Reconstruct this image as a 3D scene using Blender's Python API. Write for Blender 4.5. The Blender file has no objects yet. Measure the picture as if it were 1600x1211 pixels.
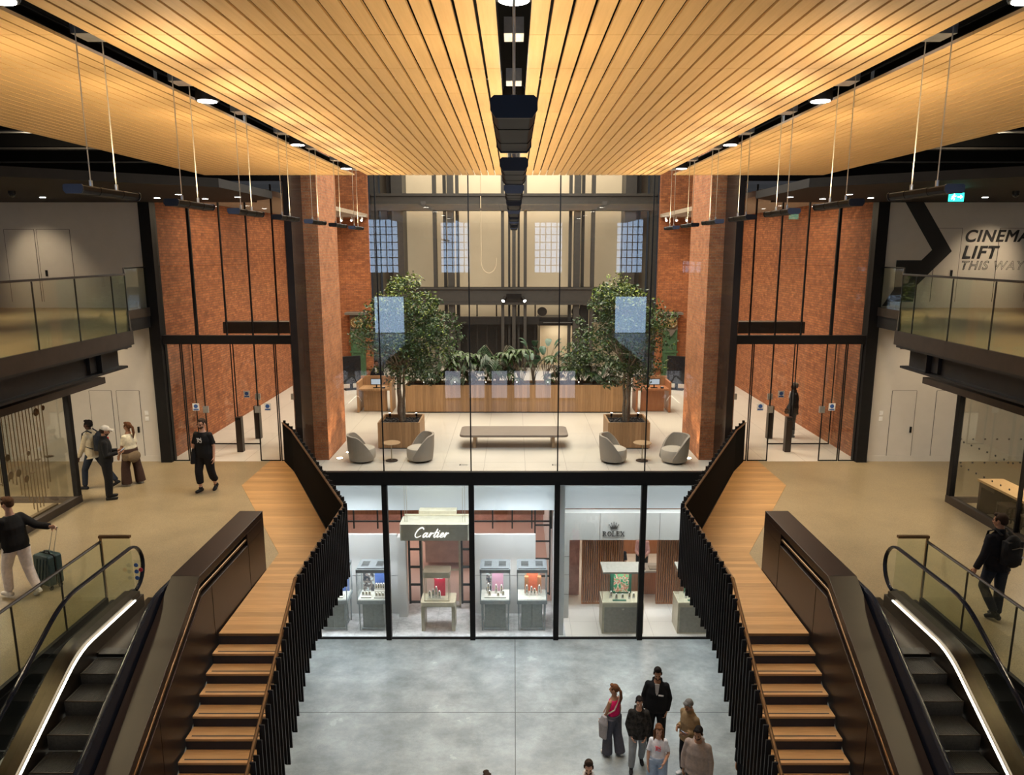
import bpy, math, random
from mathutils import Vector, Matrix, noise as mnoise
random.seed(7)
R = math.radians
SC = bpy.context.scene
COL = SC.collection
L1, L2, EYE = 4.75, 8.95, 10.45      # floor levels above the ground floor, and the eye
GY, SGY = 18.35, 19.3                # planes of the centre glazing and of the side lobby glazing

# ---------------------------------------------------------------- materials
class NT:
    def __init__(s, name):
        s.m = bpy.data.materials.new(name); s.m.use_nodes = True
        s.t = s.m.node_tree; s.b = s.t.nodes['Principled BSDF']; s._c = None
    def n(s, typ, **kw):
        x = s.t.nodes.new(typ)
        for k, v in kw.items():
            if k in x.inputs: x.inputs[k].default_value = v
            else: setattr(x, k, v)
        return x
    def l(s, a, b): s.t.links.new(a, b)
    def coord(s):
        if s._c is None: s._c = s.n('ShaderNodeTexCoord').outputs['Object']
        return s._c
    def mapped(s, sc):
        m = s.n('ShaderNodeMapping'); m.inputs['Scale'].default_value = sc; s.l(s.coord(), m.inputs['Vector']); return m.outputs[0]
    def noise(s, scale, detail=4, vec=None, rough=.6):
        x = s.n('ShaderNodeTexNoise', Scale=scale, Detail=detail, Roughness=rough); s.l(vec or s.coord(), x.inputs['Vector']); return x.outputs['Fac']
    def ramp(s, fac, stops):
        r = s.n('ShaderNodeValToRGB'); s.l(fac, r.inputs[0]); e = r.color_ramp.elements
        while len(e) < len(stops): e.new(.5)
        for q, (p, c) in zip(e, stops):
            q.position = p; q.color = (*c, 1) if len(c) == 3 else c
        return r.outputs[0]
    def math(s, op, a, b=None):
        x = s.n('ShaderNodeMath', operation=op)
        for i, v in enumerate((a, b)):
            if v is None: continue
            if isinstance(v, (int, float)): x.inputs[i].default_value = v
            else: s.l(v, x.inputs[i])
        return x.outputs[0]
    def mix(s, fac, a, b, mode='MIX'):
        x = s.n('ShaderNodeMixRGB', blend_type=mode)
        for i, v in enumerate((fac, a, b)):
            if isinstance(v, (int, float)): x.inputs[i].default_value = v
            elif isinstance(v, tuple): x.inputs[i].default_value = (*v, 1)
            else: s.l(v, x.inputs[i])
        return x.outputs[0]
    def bump(s, h, strength=.3, dist=.01):
        x = s.n('ShaderNodeBump', Strength=strength, Distance=dist); s.l(h, x.inputs['Height']); s.l(x.outputs[0], s.b.inputs['Normal'])

def sh(c, k): return tuple(min(1, v * k) for v in c)

def mat(name, col, rough=.5, metal=0., emit=0., noise=12., amt=.12, spec=.5, bump=0.):
    t = NT(name)
    f = t.noise(noise, 4)
    c = t.ramp(f, [(.3, sh(col, 1 - amt)), (.7, sh(col, 1 + amt))])
    t.l(c, t.b.inputs['Base Color'])
    t.b.inputs['Roughness'].default_value = rough; t.b.inputs['Metallic'].default_value = metal
    t.b.inputs['Specular IOR Level'].default_value = spec
    if emit:
        t.b.inputs['Emission Color'].default_value = (*col, 1); t.b.inputs['Emission Strength'].default_value = emit
    if bump: t.bump(f, bump)
    return t.m

def wood(name, dark, light, axis='y', rough=.45, board=0., spec=.4):
    """grain along an axis; board > 0 alternates tone board by board across the other axis"""
    t = NT(name)
    sc = {'x': (1.2, 26, 26), 'y': (26, 1.2, 26), 'z': (26, 26, 1.2)}[axis]
    g = t.noise(1.6, 6, t.mapped(sc), .65)
    c = t.ramp(g, [(.28, dark), (.72, light)])
    if board:
        sp = t.n('ShaderNodeSeparateXYZ'); t.l(t.coord(), sp.inputs[0])
        ax = sp.outputs['X' if axis != 'x' else 'Y']
        k = t.math('FLOOR', t.math('DIVIDE', ax, board))
        w = t.n('ShaderNodeTexWhiteNoise', noise_dimensions='1D'); t.l(k, w.inputs['W'])
        v = t.math('ADD', t.math('MULTIPLY', w.outputs['Value'], .34), .80)
        fr = t.math('FRACT', t.math('DIVIDE', ax, board))
        seam = t.math('GREATER_THAN', fr, .04)
        v = t.math('MULTIPLY', v, t.math('ADD', t.math('MULTIPLY', seam, .5), .5))
        cmb = t.n('ShaderNodeCombineColor')
        for i in range(3): t.l(v, cmb.inputs[i])
        c = t.mix(1., c, cmb.outputs[0], 'MULTIPLY')
    t.l(c, t.b.inputs['Base Color']); t.b.inputs['Roughness'].default_value = rough
    t.b.inputs['Specular IOR Level'].default_value = spec
    return t.m

def brick(name, c1, c2, mort):
    t = NT(name)
    geo = t.n('ShaderNodeNewGeometry'); sn = t.n('ShaderNodeSeparateXYZ'); t.l(geo.outputs['True Normal'], sn.inputs[0])
    sp = t.n('ShaderNodeSeparateXYZ'); t.l(t.coord(), sp.inputs[0])
    isx = t.math('GREATER_THAN', t.math('ABSOLUTE', sn.outputs[0]), .5)
    u = t.math('ADD', t.math('MULTIPLY', sp.outputs[1], isx), t.math('MULTIPLY', sp.outputs[0], t.math('SUBTRACT', 1., isx)))
    cb = t.n('ShaderNodeCombineXYZ'); t.l(u, cb.inputs[0]); t.l(sp.outputs[2], cb.inputs[1])
    b = t.n('ShaderNodeTexBrick', Scale=1.0)
    b.inputs['Brick Width'].default_value = .225; b.inputs['Row Height'].default_value = .075
    b.inputs['Mortar Size'].default_value = .010; b.inputs['Color1'].default_value = (*c1, 1); b.inputs['Color2'].default_value = (*c2, 1)
    b.inputs['Mortar'].default_value = (*mort, 1); b.inputs['Mortar Smooth'].default_value = .4
    t.l(cb.outputs[0], b.inputs['Vector'])
    f = t.noise(5., 5); v = t.ramp(f, [(.3, (.72, .70, .68)), (.7, (1.22, 1.2, 1.18))])
    sp2 = t.ramp(t.noise(26., 2), [(.45, (.88, .88, .88)), (.62, (1.05, 1.05, 1.05)), (.74, (1.7, 1.65, 1.55))])
    c = t.mix(1., t.mix(1., b.outputs['Color'], v, 'MULTIPLY'), sp2, 'MULTIPLY')
    t.l(c, t.b.inputs['Base Color']); t.b.inputs['Roughness'].default_value = .85
    t.bump(b.outputs['Fac'], -.25, .01)
    return t.m

def stone(name, col, rough=.35, scale=1.2, amt=.12, speck=0., tile=None, line=(.2, .19, .18), streak=0., spec=.5):
    t = NT(name)
    f = t.noise(scale, 8, None, .65)
    c = t.ramp(f, [(.3, sh(col, 1 - amt)), (.7, sh(col, 1 + amt))])
    if speck:
        g = t.noise(55., 3, None, .7)
        c = t.mix(1., c, t.ramp(g, [(.35, (1 - speck,) * 3), (.65, (1 + speck,) * 3)]), 'MULTIPLY')
    if streak:
        g = t.noise(1.3, 9, t.mapped((1.0, 1.35, 1)), .78)
        c = t.mix(1., c, t.ramp(g, [(.42, (1 - streak,) * 3), (.55, (1, 1, 1)), (.62, (1 + streak * .5,) * 3)]), 'MULTIPLY')
    if tile:
        sp = t.n('ShaderNodeSeparateXYZ'); t.l(t.coord(), sp.inputs[0])
        ok = None
        for ax, (size, off, w) in zip((0, 1), tile):
            if not size: continue
            q = t.math('FRACT', t.math('DIVIDE', t.math('ADD', sp.outputs[ax], 100 * size - off + w / 2), size))
            g = t.math('GREATER_THAN', q, w / size)
            ok = g if ok is None else t.math('MULTIPLY', ok, g)
        c = t.mix(ok, line, c)
    t.l(c, t.b.inputs['Base Color']); t.b.inputs['Roughness'].default_value = rough
    t.b.inputs['Specular IOR Level'].default_value = spec
    r = t.n('ShaderNodeMapRange'); t.l(f, r.inputs[0]); r.inputs['To Min'].default_value = rough * .8; r.inputs['To Max'].default_value = rough * 1.25
    t.l(r.outputs[0], t.b.inputs['Roughness'])
    return t.m

def glass(name, tint=(1, 1, 1), refl=1.0, ior=1.45):
    t = NT(name); t.t.nodes.remove(t.b)
    tr = t.n('ShaderNodeBsdfTransparent', Color=(*tint, 1)); gl = t.n('ShaderNodeBsdfGlossy', Roughness=0.0)
    lw = t.n('ShaderNodeLayerWeight', Blend=.5); mx = t.n('ShaderNodeMixShader')
    f = t.math('ADD', t.math('MULTIPLY', t.math('POWER', lw.outputs['Facing'], 5.), .9), .045)
    f = t.math('MINIMUM', t.math('MULTIPLY', f, refl), 1.)
    t.l(f, mx.inputs[0]); t.l(tr.outputs[0], mx.inputs[1]); t.l(gl.outputs[0], mx.inputs[2])
    t.l(mx.outputs[0], t.t.nodes['Material Output'].inputs['Surface'])
    return t.m

def glow(name, col, strength):
    t = NT(name); f = t.noise(3., 2)
    c = t.ramp(f, [(.2, sh(col, .96)), (.8, col)])
    t.b.inputs['Base Color'].default_value = (*col, 1)
    t.l(c, t.b.inputs['Emission Color']); t.b.inputs['Emission Strength'].default_value = strength
    return t.m

MT = {}
def mats():
    m = MT
    m['slat'] = wood('slat_oak', (.54, .325, .125), (.65, .405, .17), 'y', .42, spec=.3)
    m['stair_oak'] = wood('stair_oak', (.40, .215, .085), (.56, .335, .145), 'x', .4)
    m['deck_oak'] = wood('deck_oak', (.35, .18, .065), (.50, .285, .115), 'x', .4, board=.13)
    m['planter_oak'] = wood('planter_oak', (.33, .18, .08), (.47, .28, .14), 'z', .5, board=.09)
    m['table_oak'] = wood('table_oak', (.34, .22, .12), (.48, .33, .2), 'x', .5)
    m['bench_wood'] = wood('bench_grey_wood', (.16, .125, .1), (.24, .19, .155), 'x', .5)
    m['counter_oak'] = wood('counter_oak', (.50, .30, .13), (.62, .40, .19), 'y', .45)
    m['red_wood'] = wood('reddish_shop_wood', (.30, .115, .05), (.46, .20, .09), 'z', .45)
    m['brick'] = brick('orange_brick', (.44, .155, .057), (.28, .088, .033), (.20, .088, .042))
    m['brick_pale'] = brick('pillar_brick', (.46, .17, .065), (.35, .12, .05), (.36, .19, .10))
    m['terrazzo'] = stone('tan_terrazzo', (.265, .20, .112), .34, 1.4, .13, .22, spec=.4)
    m['concrete'] = stone('polished_concrete', (.30, .335, .345), .25, .9, .30, .07, ((9.6, .03, .02), (6.0, 15.1, .02)), (.10, .105, .11), .16)
    m['cream_stone'] = stone('cream_stone', (.60, .56, .50), .3, .7, .07, .03, ((1.1, .3, .012), (3.2, 19.2, .012)), (.34, .31, .28))
    m['marble'] = stone('grey_veined_marble', (.66, .66, .66), .25, 1.5, .08, 0, ((1.1, .0, .01), (0, 0, 0)), (.4, .4, .4), .3)
    m['cream_tile'] = stone('cream_tile', (.66, .62, .56), .3, 1.2, .05, 0, ((.75, 1.6, .012), (.75, 18.5, .012)), (.45, .42, .38))
    m['pink_marble'] = stone('pink_marble', (.50, .27, .215), .3, 1.6, .16, 0, None, (.3, .2, .2), .25)
    m['white_wall'] = mat('white_painted_wall', (.56, .52, .465), .75, noise=3, amt=.03)
    m['white_band'] = mat('white_shop_band', (.74, .78, .80), .7, noise=2, amt=.02)
    m['panel_grey'] = mat('pale_display_panel', (.62, .61, .59), .6, noise=2, amt=.03)
    m['portal'] = stone('cream_portal_stone', (.44, .43, .40), .45, 2., .04, 0)
    m['beige'] = mat('beige_panel', (.60, .50, .36), .55, noise=1.5, amt=.04)
    m['steel'] = mat('grey_painted_steel', (.058, .054, .05), .5, .3, noise=6, amt=.1)
    m['steel_dark'] = mat('dark_steel', (.028, .026, .025), .45, .4, noise=6)
    m['black'] = mat('black_metal', (.008, .007, .007), .5, 0, noise=9, spec=.2)
    m['pier'] = mat('dark_bronze_pier', (.018, .013, .011), .22, 0, noise=3, spec=.4)
    m['void'] = mat('black_ceiling_void', (.006, .006, .006), .9, noise=3, spec=.05)
    m['fin'] = mat('black_fin_metal', (.012, .011, .011), .45, 0, noise=10, spec=.3)
    m['bronze'] = mat('dark_bronze', (.026, .016, .012), .36, .25, noise=5, amt=.08)
    m['bronze_fascia'] = mat('brown_bronze_fascia', (.055, .04, .029), .5, .3, noise=4)
    m['bronze_rail'] = mat('bronze_rail', (.22, .135, .07), .32, .8, noise=9)
    m['gold'] = mat('antique_gold', (.34, .22, .08), .4, .85, noise=9)
    m['deck_metal'] = mat('brushed_bronze_deck', (.052, .038, .025), .33, .75, noise=9)
    m['chrome'] = mat('brushed_steel', (.55, .55, .55), .3, .9, noise=12)
    m['rubber'] = mat('navy_black_rubber', (.012, .014, .022), .22, 0, noise=9)
    m['step'] = mat('ribbed_step_metal', (.07, .062, .052), .45, .6, noise=30, amt=.25)
    m['riser'] = mat('dark_riser', (.018, .018, .024), .5, .2)
    m['fixture'] = mat('navy_black_fixture', (.004, .004, .006), .45, 0, noise=9, spec=.12)
    m['blue_reflect_end'] = mat('blue_reflect_end_frame', (.006, .009, .019), .4, 0, noise=9, spec=.3)  # bluish reflection on the pendant ends put into the colour
    m['wire'] = mat('pale_wire', (.62, .56, .45), .4, .3)
    m['glass'] = glass('clear_glass', (.97, .98, .975), 1.0)
    m['glass_green'] = glass('greenish_glass', (.92, .95, .90), 1.1)
    m['glass_shop'] = glass('shop_glass', (.90, .90, .87), 1.1)
    m['glass_case'] = glass('case_glass', (.96, .98, .98), .8)
    m['lamp'] = glow('warm_lamp', (1, .86, .62), 14.)
    m['lamp_white'] = glow('white_lamp', (1, .95, .86), 18.)
    m['led'] = glow('led_strip', (1, .93, .74), 4.)
    m['case_led'] = glow('case_light', (1, 1, .98), 3.)
    m['shop_led'] = glow('shop_light_panel', (.93, .98, 1), 1.2)
    m['exit_green'] = glow('exit_green', (.02, .62, .42), 2.2)
    m['exit_white'] = glow('exit_white', (.8, 1, .95), 2.6)
    m['day'] = glow('daylight_pane', (.50, .70, 1.0), 3.0)
    m['day_low'] = glow('daylight_low_pane', (.78, .80, .95), 1.3)
    m['day_green'] = glow('daylight_lawn', (.25, .6, .35), 1.2)
    m['screen'] = mat('dark_screen', (.012, .014, .018), .12)
    m['screen_on'] = glow('lit_screen', (.45, .60, .8), .14)
    m['boucle'] = mat('oatmeal_boucle', (.50, .45, .385), .9, noise=90, amt=.12, bump=.15)
    m['taupe'] = mat('taupe_shell', (.34, .30, .255), .8, noise=60, amt=.1)
    m['soil'] = mat('dark_bark_mulch', (.035, .03, .028), .9, noise=40, amt=.5, bump=.5)
    m['bark'] = mat('pale_bark', (.21, .16, .11), .8, noise=18, amt=.3, bump=.3)
    m['green_metal'] = mat('aged_green_paint', (.055, .13, .06), .55, .1, noise=5, amt=.25)
    m['brass'] = mat('aged_brass', (.42, .33, .17), .4, .7, noise=14, amt=.25)
    m['stone_cap'] = mat('weathered_cap', (.15, .13, .11), .7)
    m['white'] = mat('white_plastic', (.78, .77, .74), .5)
    m['sign_blue'] = mat('sign_blue', (.03, .10, .34), .5)
    m['ink'] = mat('black_lettering', (.012, .011, .011), .6)
    m['case_grey'] = mat('pale_grey_lacquer', (.34, .38, .39), .45)
    m['case_lid'] = mat('grey_case_lid', (.20, .215, .225), .5)
    m['gold_dark'] = mat('dark_antique_gold', (.115, .075, .035), .5, .5, noise=9)
    m['tan_ceiling'] = mat('tan_ceiling', (.34, .27, .20), .8)
    m['case_plinth'] = mat('greenish_grey_plinth', (.27, .30, .285), .5)
    m['champagne'] = mat('champagne_metal', (.46, .41, .30), .38, .5, noise=6)
    m['canopy'] = mat('taupe_canopy', (.34, .315, .24), .5, .1, noise=6)
    m['soffit'] = mat('dark_soffit', (.020, .016, .013), .7, noise=4, spec=.2)
    m['letter'] = glow('lit_white_letter', (1, 1, .97), .7)
    m['blush'] = mat('blush_lacquer', (.52, .34, .28), .5, noise=3)
    m['pink_floor'] = stone('pale_pink_floor', (.55, .38, .32), .3, 1.2, .08)
    m['champagne_lit'] = mat('pale_champagne', (.60, .545, .40), .45, .2, noise=6)
    m['velvet_white'] = mat('ivory_velvet', (.80, .78, .72), .8)
    m['tan_plinth'] = mat('taupe_leather_plinth', (.27, .255, .215), .55)
    m['crown_gold'] = mat('gold_leaf', (.75, .56, .18), .35, .6)
    m['red'] = mat('crimson_box', (.55, .015, .05), .5)
    m['orange'] = mat('coral_backdrop', (.80, .20, .09), .55)
    m['copper'] = mat('copper_block', (.55, .22, .09), .45, .2)
    m['green_card'] = mat('bottle_green_card', (.012, .10, .055), .5)
    m['blue_card'] = mat('cobalt_card', (.10, .19, .55), .5, noise=60, amt=.3)
    t = NT('abstract_petals'); f = t.n('ShaderNodeTexVoronoi', Scale=28.); t.l(t.coord(), f.inputs['Vector'])
    t.l(t.ramp(t.math('FRACT', t.math('MULTIPLY', f.outputs['Distance'], 7.)), [(.1, (.75, .1, .25)), (.4, (.8, .72, .85)), (.6, (.9, .45, .25)), (.85, (.35, .25, .7))]), t.b.inputs['Base Color']); m['petals'] = t.m
    t = NT('abstract_swirl'); f = t.noise(9., 1)
    t.l(t.ramp(f, [(.38, (.02, .28, .12)), (.46, (.75, .66, .5)), (.54, (.6, .1, .08)), (.62, (.15, .45, .2))]), t.b.inputs['Base Color']); m['swirl'] = t.m
    t = NT('marbled_photo'); f = t.noise(10., 2)
    t.l(t.ramp(f, [(.4, (.03, .04, .06)), (.55, (.35, .3, .28)), (.65, (.6, .7, .75))]), t.b.inputs['Base Color']); m['photo'] = t.m
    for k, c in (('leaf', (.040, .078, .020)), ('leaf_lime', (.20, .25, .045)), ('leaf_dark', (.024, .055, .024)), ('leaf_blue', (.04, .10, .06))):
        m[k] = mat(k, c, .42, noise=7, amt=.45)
mats()

# ---------------------------------------------------------------- mesh helpers
class MB:
    def __init__(s): s.v = []; s.f = []; s.mi = []; s.cur = 0
    def add(s, vs, fs):
        b = len(s.v); s.v += [tuple(x) for x in vs]; s.f += [[b + i for i in f] for f in fs]; s.mi += [s.cur] * len(fs); return s
    def box(s, c, d, rot=None):
        h = [x / 2 for x in d]
        vs = [Vector((sx * h[0], sy * h[1], sz * h[2])) for sx in (-1, 1) for sy in (-1, 1) for sz in (-1, 1)]
        if rot is not None: vs = [rot @ v for v in vs]
        vs = [v + Vector(c) for v in vs]
        return s.add(vs, [(0, 1, 3, 2), (4, 6, 7, 5), (0, 4, 5, 1), (2, 3, 7, 6), (0, 2, 6, 4), (1, 5, 7, 3)])
    def b2(s, a, b): # box from corner to corner
        return s.box([(p + q) / 2 for p, q in zip(a, b)], [abs(q - p) for p, q in zip(a, b)])
    def prism(s, poly, ax, lo, hi):
        """polygon extruded along axis ax; poly gives the two other coordinates in order"""
        n = len(poly)
        def p(u, w, t): return {'x': (t, u, w), 'y': (u, t, w), 'z': (u, w, t)}[ax]
        vs = [p(u, w, lo) for u, w in poly] + [p(u, w, hi) for u, w in poly]
        return s.add(vs, [list(range(n))[::-1], list(range(n, 2 * n))] + [(i, (i + 1) % n, n + (i + 1) % n, n + i) for i in range(n)])
    def tube(s, pts, r, n=8, side=None, cap=True, rb=None):
        """r: radius or list; rb: second radius (ellipse) along the axis square to side"""
        pts = [Vector(p) for p in pts]; k = len(pts)
        ra = r if isinstance(r, (list, tuple)) else [r] * k
        rb = ra if rb is None else (rb if isinstance(rb, (list, tuple)) else [rb] * k)
        rings = []
        u = None
        for i in range(k):
            t = (pts[min(i + 1, k - 1)] - pts[max(i - 1, 0)]).normalized()
            if u is None:
                u = Vector(side) if side is not None else (Vector((1, 0, 0)) if abs(t.x) < .9 else Vector((0, 1, 0)))
            u = (u - t * u.dot(t)).normalized(); w = t.cross(u)
            rings.append([pts[i] + u * (ra[i] * math.cos(2 * math.pi * j / n)) + w * (rb[i] * math.sin(2 * math.pi * j / n)) for j in range(n)])
        vs = [v for rg in rings for v in rg]
        fs = [(i * n + j, i * n + (j + 1) % n, (i + 1) * n + (j + 1) % n, (i + 1) * n + j) for i in range(k - 1) for j in range(n)]
        if cap: fs += [list(range(n))[::-1], [(k - 1) * n + j for j in range(n)]]
        return s.add(vs, fs)
    def lathe(s, prof, c=(0, 0, 0), n=24, sx=1, sy=1):
        vs = []; fs = []; k = len(prof)
        for r, z in prof:
            for j in range(n):
                a = 2 * math.pi * j / n
                vs.append((c[0] + r * sx * math.cos(a), c[1] + r * sy * math.sin(a), c[2] + z))
        for i in range(k - 1):
            for j in range(n): fs.append((i * n + j, i * n + (j + 1) % n, (i + 1) * n + (j + 1) % n, (i + 1) * n + j))
        fs += [list(range(n))[::-1], [(k - 1) * n + j for j in range(n)]]
        return s.add(vs, fs)
    def disc(s, c, r, h, ax='z', n=24):
        a = [(r * math.cos(2 * math.pi * j / n), r * math.sin(2 * math.pi * j / n)) for j in range(n)]
        i = 'xyz'.index(ax); o = [q for q in range(3) if q != i]
        return s.prism([(c[o[0]] + p, c[o[1]] + q) for p, q in a], ax, c[i] - h / 2, c[i] + h / 2)
    def ell(s, c, r, rot=None, n=14, m=9):
        vs = []; c = Vector(c)
        for i in range(1, m):
            t = math.pi * i / m
            for j in range(n):
                a = 2 * math.pi * j / n
                v = Vector((r[0] * math.sin(t) * math.cos(a), r[1] * math.sin(t) * math.sin(a), r[2] * math.cos(t)))
                vs.append(c + (rot @ v if rot is not None else v))
        top = Vector((0, 0, r[2])); bot = -top
        vs += [c + (rot @ top if rot is not None else top), c + (rot @ bot if rot is not None else bot)]
        fs = [(i * n + j, (i + 1) * n + j, (i + 1) * n + (j + 1) % n, i * n + (j + 1) % n) for i in range(m - 2) for j in range(n)]
        T = (m - 1) * n
        fs += [(T, j, (j + 1) % n) for j in range(n)] + [(T + 1, (m - 2) * n + (j + 1) % n, (m - 2) * n + j) for j in range(n)]
        return s.add(vs, fs)
    def mesh(s, name, smooth=False):
        me = bpy.data.meshes.new(name); me.from_pydata(s.v, [], s.f)
        import bmesh
        bm = bmesh.new(); bm.from_mesh(me); bmesh.ops.recalc_face_normals(bm, faces=bm.faces); bm.to_mesh(me); bm.free()
        for i, p in enumerate(me.polygons):
            p.material_index = s.mi[i]
            if smooth: p.use_smooth = True
        if smooth:
            try: me.set_sharp_from_angle(angle=R(40))
            except Exception: pass
        return me
    def build(s, name, m, parent=None, smooth=False, bevel=0.):
        ms = m if isinstance(m, (list, tuple)) else [m]
        me = s.mesh(name, smooth)
        for x in ms: me.materials.append(MT[x] if isinstance(x, str) else x)
        o = bpy.data.objects.new(name, me); COL.objects.link(o)
        if parent is not None: o.parent = parent
        if bevel:
            md = o.modifiers.new('edge', 'BEVEL'); md.width = bevel; md.segments = 2; md.limit_method = 'ANGLE'
        return o

def tag(o, label=None, cat=None, group=None, kind=None):
    if label: o['label'] = label
    if cat: o['category'] = cat
    if group: o['group'] = group
    if kind: o['kind'] = kind
    return o
def thing(name, label, cat, loc=(0, 0, 0), rz=0., group=None):
    o = bpy.data.objects.new(name, None); COL.objects.link(o); o.empty_display_size = .2
    o.location = loc; o.rotation_euler = (0, 0, rz)
    return tag(o, label, cat, group)
def struct(name, mb, m, label=None, cat=None, parent=None, **kw):
    o = mb.build(name, m, parent, **kw)
    if parent is None: tag(o, label, cat, None, 'structure')
    return o
KIDS = {}
def kids(o):
    return [c for c in bpy.data.objects if c.parent == o]
def dup(o, loc=None, rz=None, label=None, parent=None, _k=None):
    c = o.copy(); COL.objects.link(c)
    if parent is not None: c.parent = parent
    if loc is not None: c.location = loc
    if rz is not None: c.rotation_euler = (0, 0, rz)
    if label: c['label'] = label
    for ch in kids(o): dup(ch, parent=c)
    return c
def box1(name, a, b, m, parent=None, bevel=0.):
    return MB().b2(a, b).build(name, m, parent, bevel=bevel)

def light(name, typ, loc, energy, col=(1, .85, .65), size=.2, size_y=None, rot=(0, 0, 0), spot=60, blend=.6, target=None, spread=None):
    d = bpy.data.lights.new(name, typ); d.energy = energy; d.color = col
    if typ == 'AREA':
        if spread: d.spread = R(spread)
        d.size = size
        if size_y: d.shape = 'RECTANGLE'; d.size_y = size_y
    elif typ == 'SPOT':
        d.spot_size = R(spot); d.spot_blend = blend; d.shadow_soft_size = size
    else: d.shadow_soft_size = size
    o = bpy.data.objects.new(name, d); COL.objects.link(o); o.location = loc; o.rotation_euler = rot
    if target is not None:
        o.rotation_euler = (Vector(target) - Vector(loc)).to_track_quat('-Z', 'Y').to_euler()
    return o

# ---------------------------------------------------------------- lettering (flat shapes standing on an X-Z plane)
def text_mesh(name, body, size, m, loc, parent=None, shear=0., bold=0., outline=0., depth=.004, spacing=1., rot=(R(90), 0, 0), sx=1., align='LEFT'):
    cu = bpy.data.curves.new(name, 'FONT'); cu.body = body; cu.size = size; cu.shear = shear
    cu.space_character = spacing; cu.align_x = align
    if outline:
        cu.fill_mode = 'NONE'; cu.bevel_depth = outline; cu.bevel_resolution = 1
    else: cu.extrude = depth; cu.bevel_depth = bold; cu.bevel_resolution = 1
    t = bpy.data.objects.new(name, cu); COL.objects.link(t)
    bpy.context.view_layer.update()
    me = bpy.data.meshes.new_from_object(t.evaluated_get(bpy.context.evaluated_depsgraph_get()))
    bpy.data.objects.remove(t)
    me.name = name; me.materials.clear(); me.materials.append(MT[m])
    o = bpy.data.objects.new(name, me); COL.objects.link(o); o.location = loc; o.rotation_euler = rot; o.scale = (sx, 1, 1)
    if parent is not None: o.parent = parent
    return o
def spline(pts, n=6):
    P = [Vector((p[0], p[1], 0)) for p in pts]; out = []
    for i in range(len(P) - 1):
        a, b, c, d = P[max(i - 1, 0)], P[i], P[i + 1], P[min(i + 2, len(P) - 1)]
        for k in range(n):
            t = k / n
            out.append(.5 * ((2 * b) + (c - a) * t + (2 * a - 5 * b + 4 * c - d) * t * t + (3 * b - a - 3 * c + d) * t ** 3))
    out.append(P[-1]); return out
# ================================================================ SETTING
SIDE = {-1: 'left', 1: 'right'}
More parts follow.
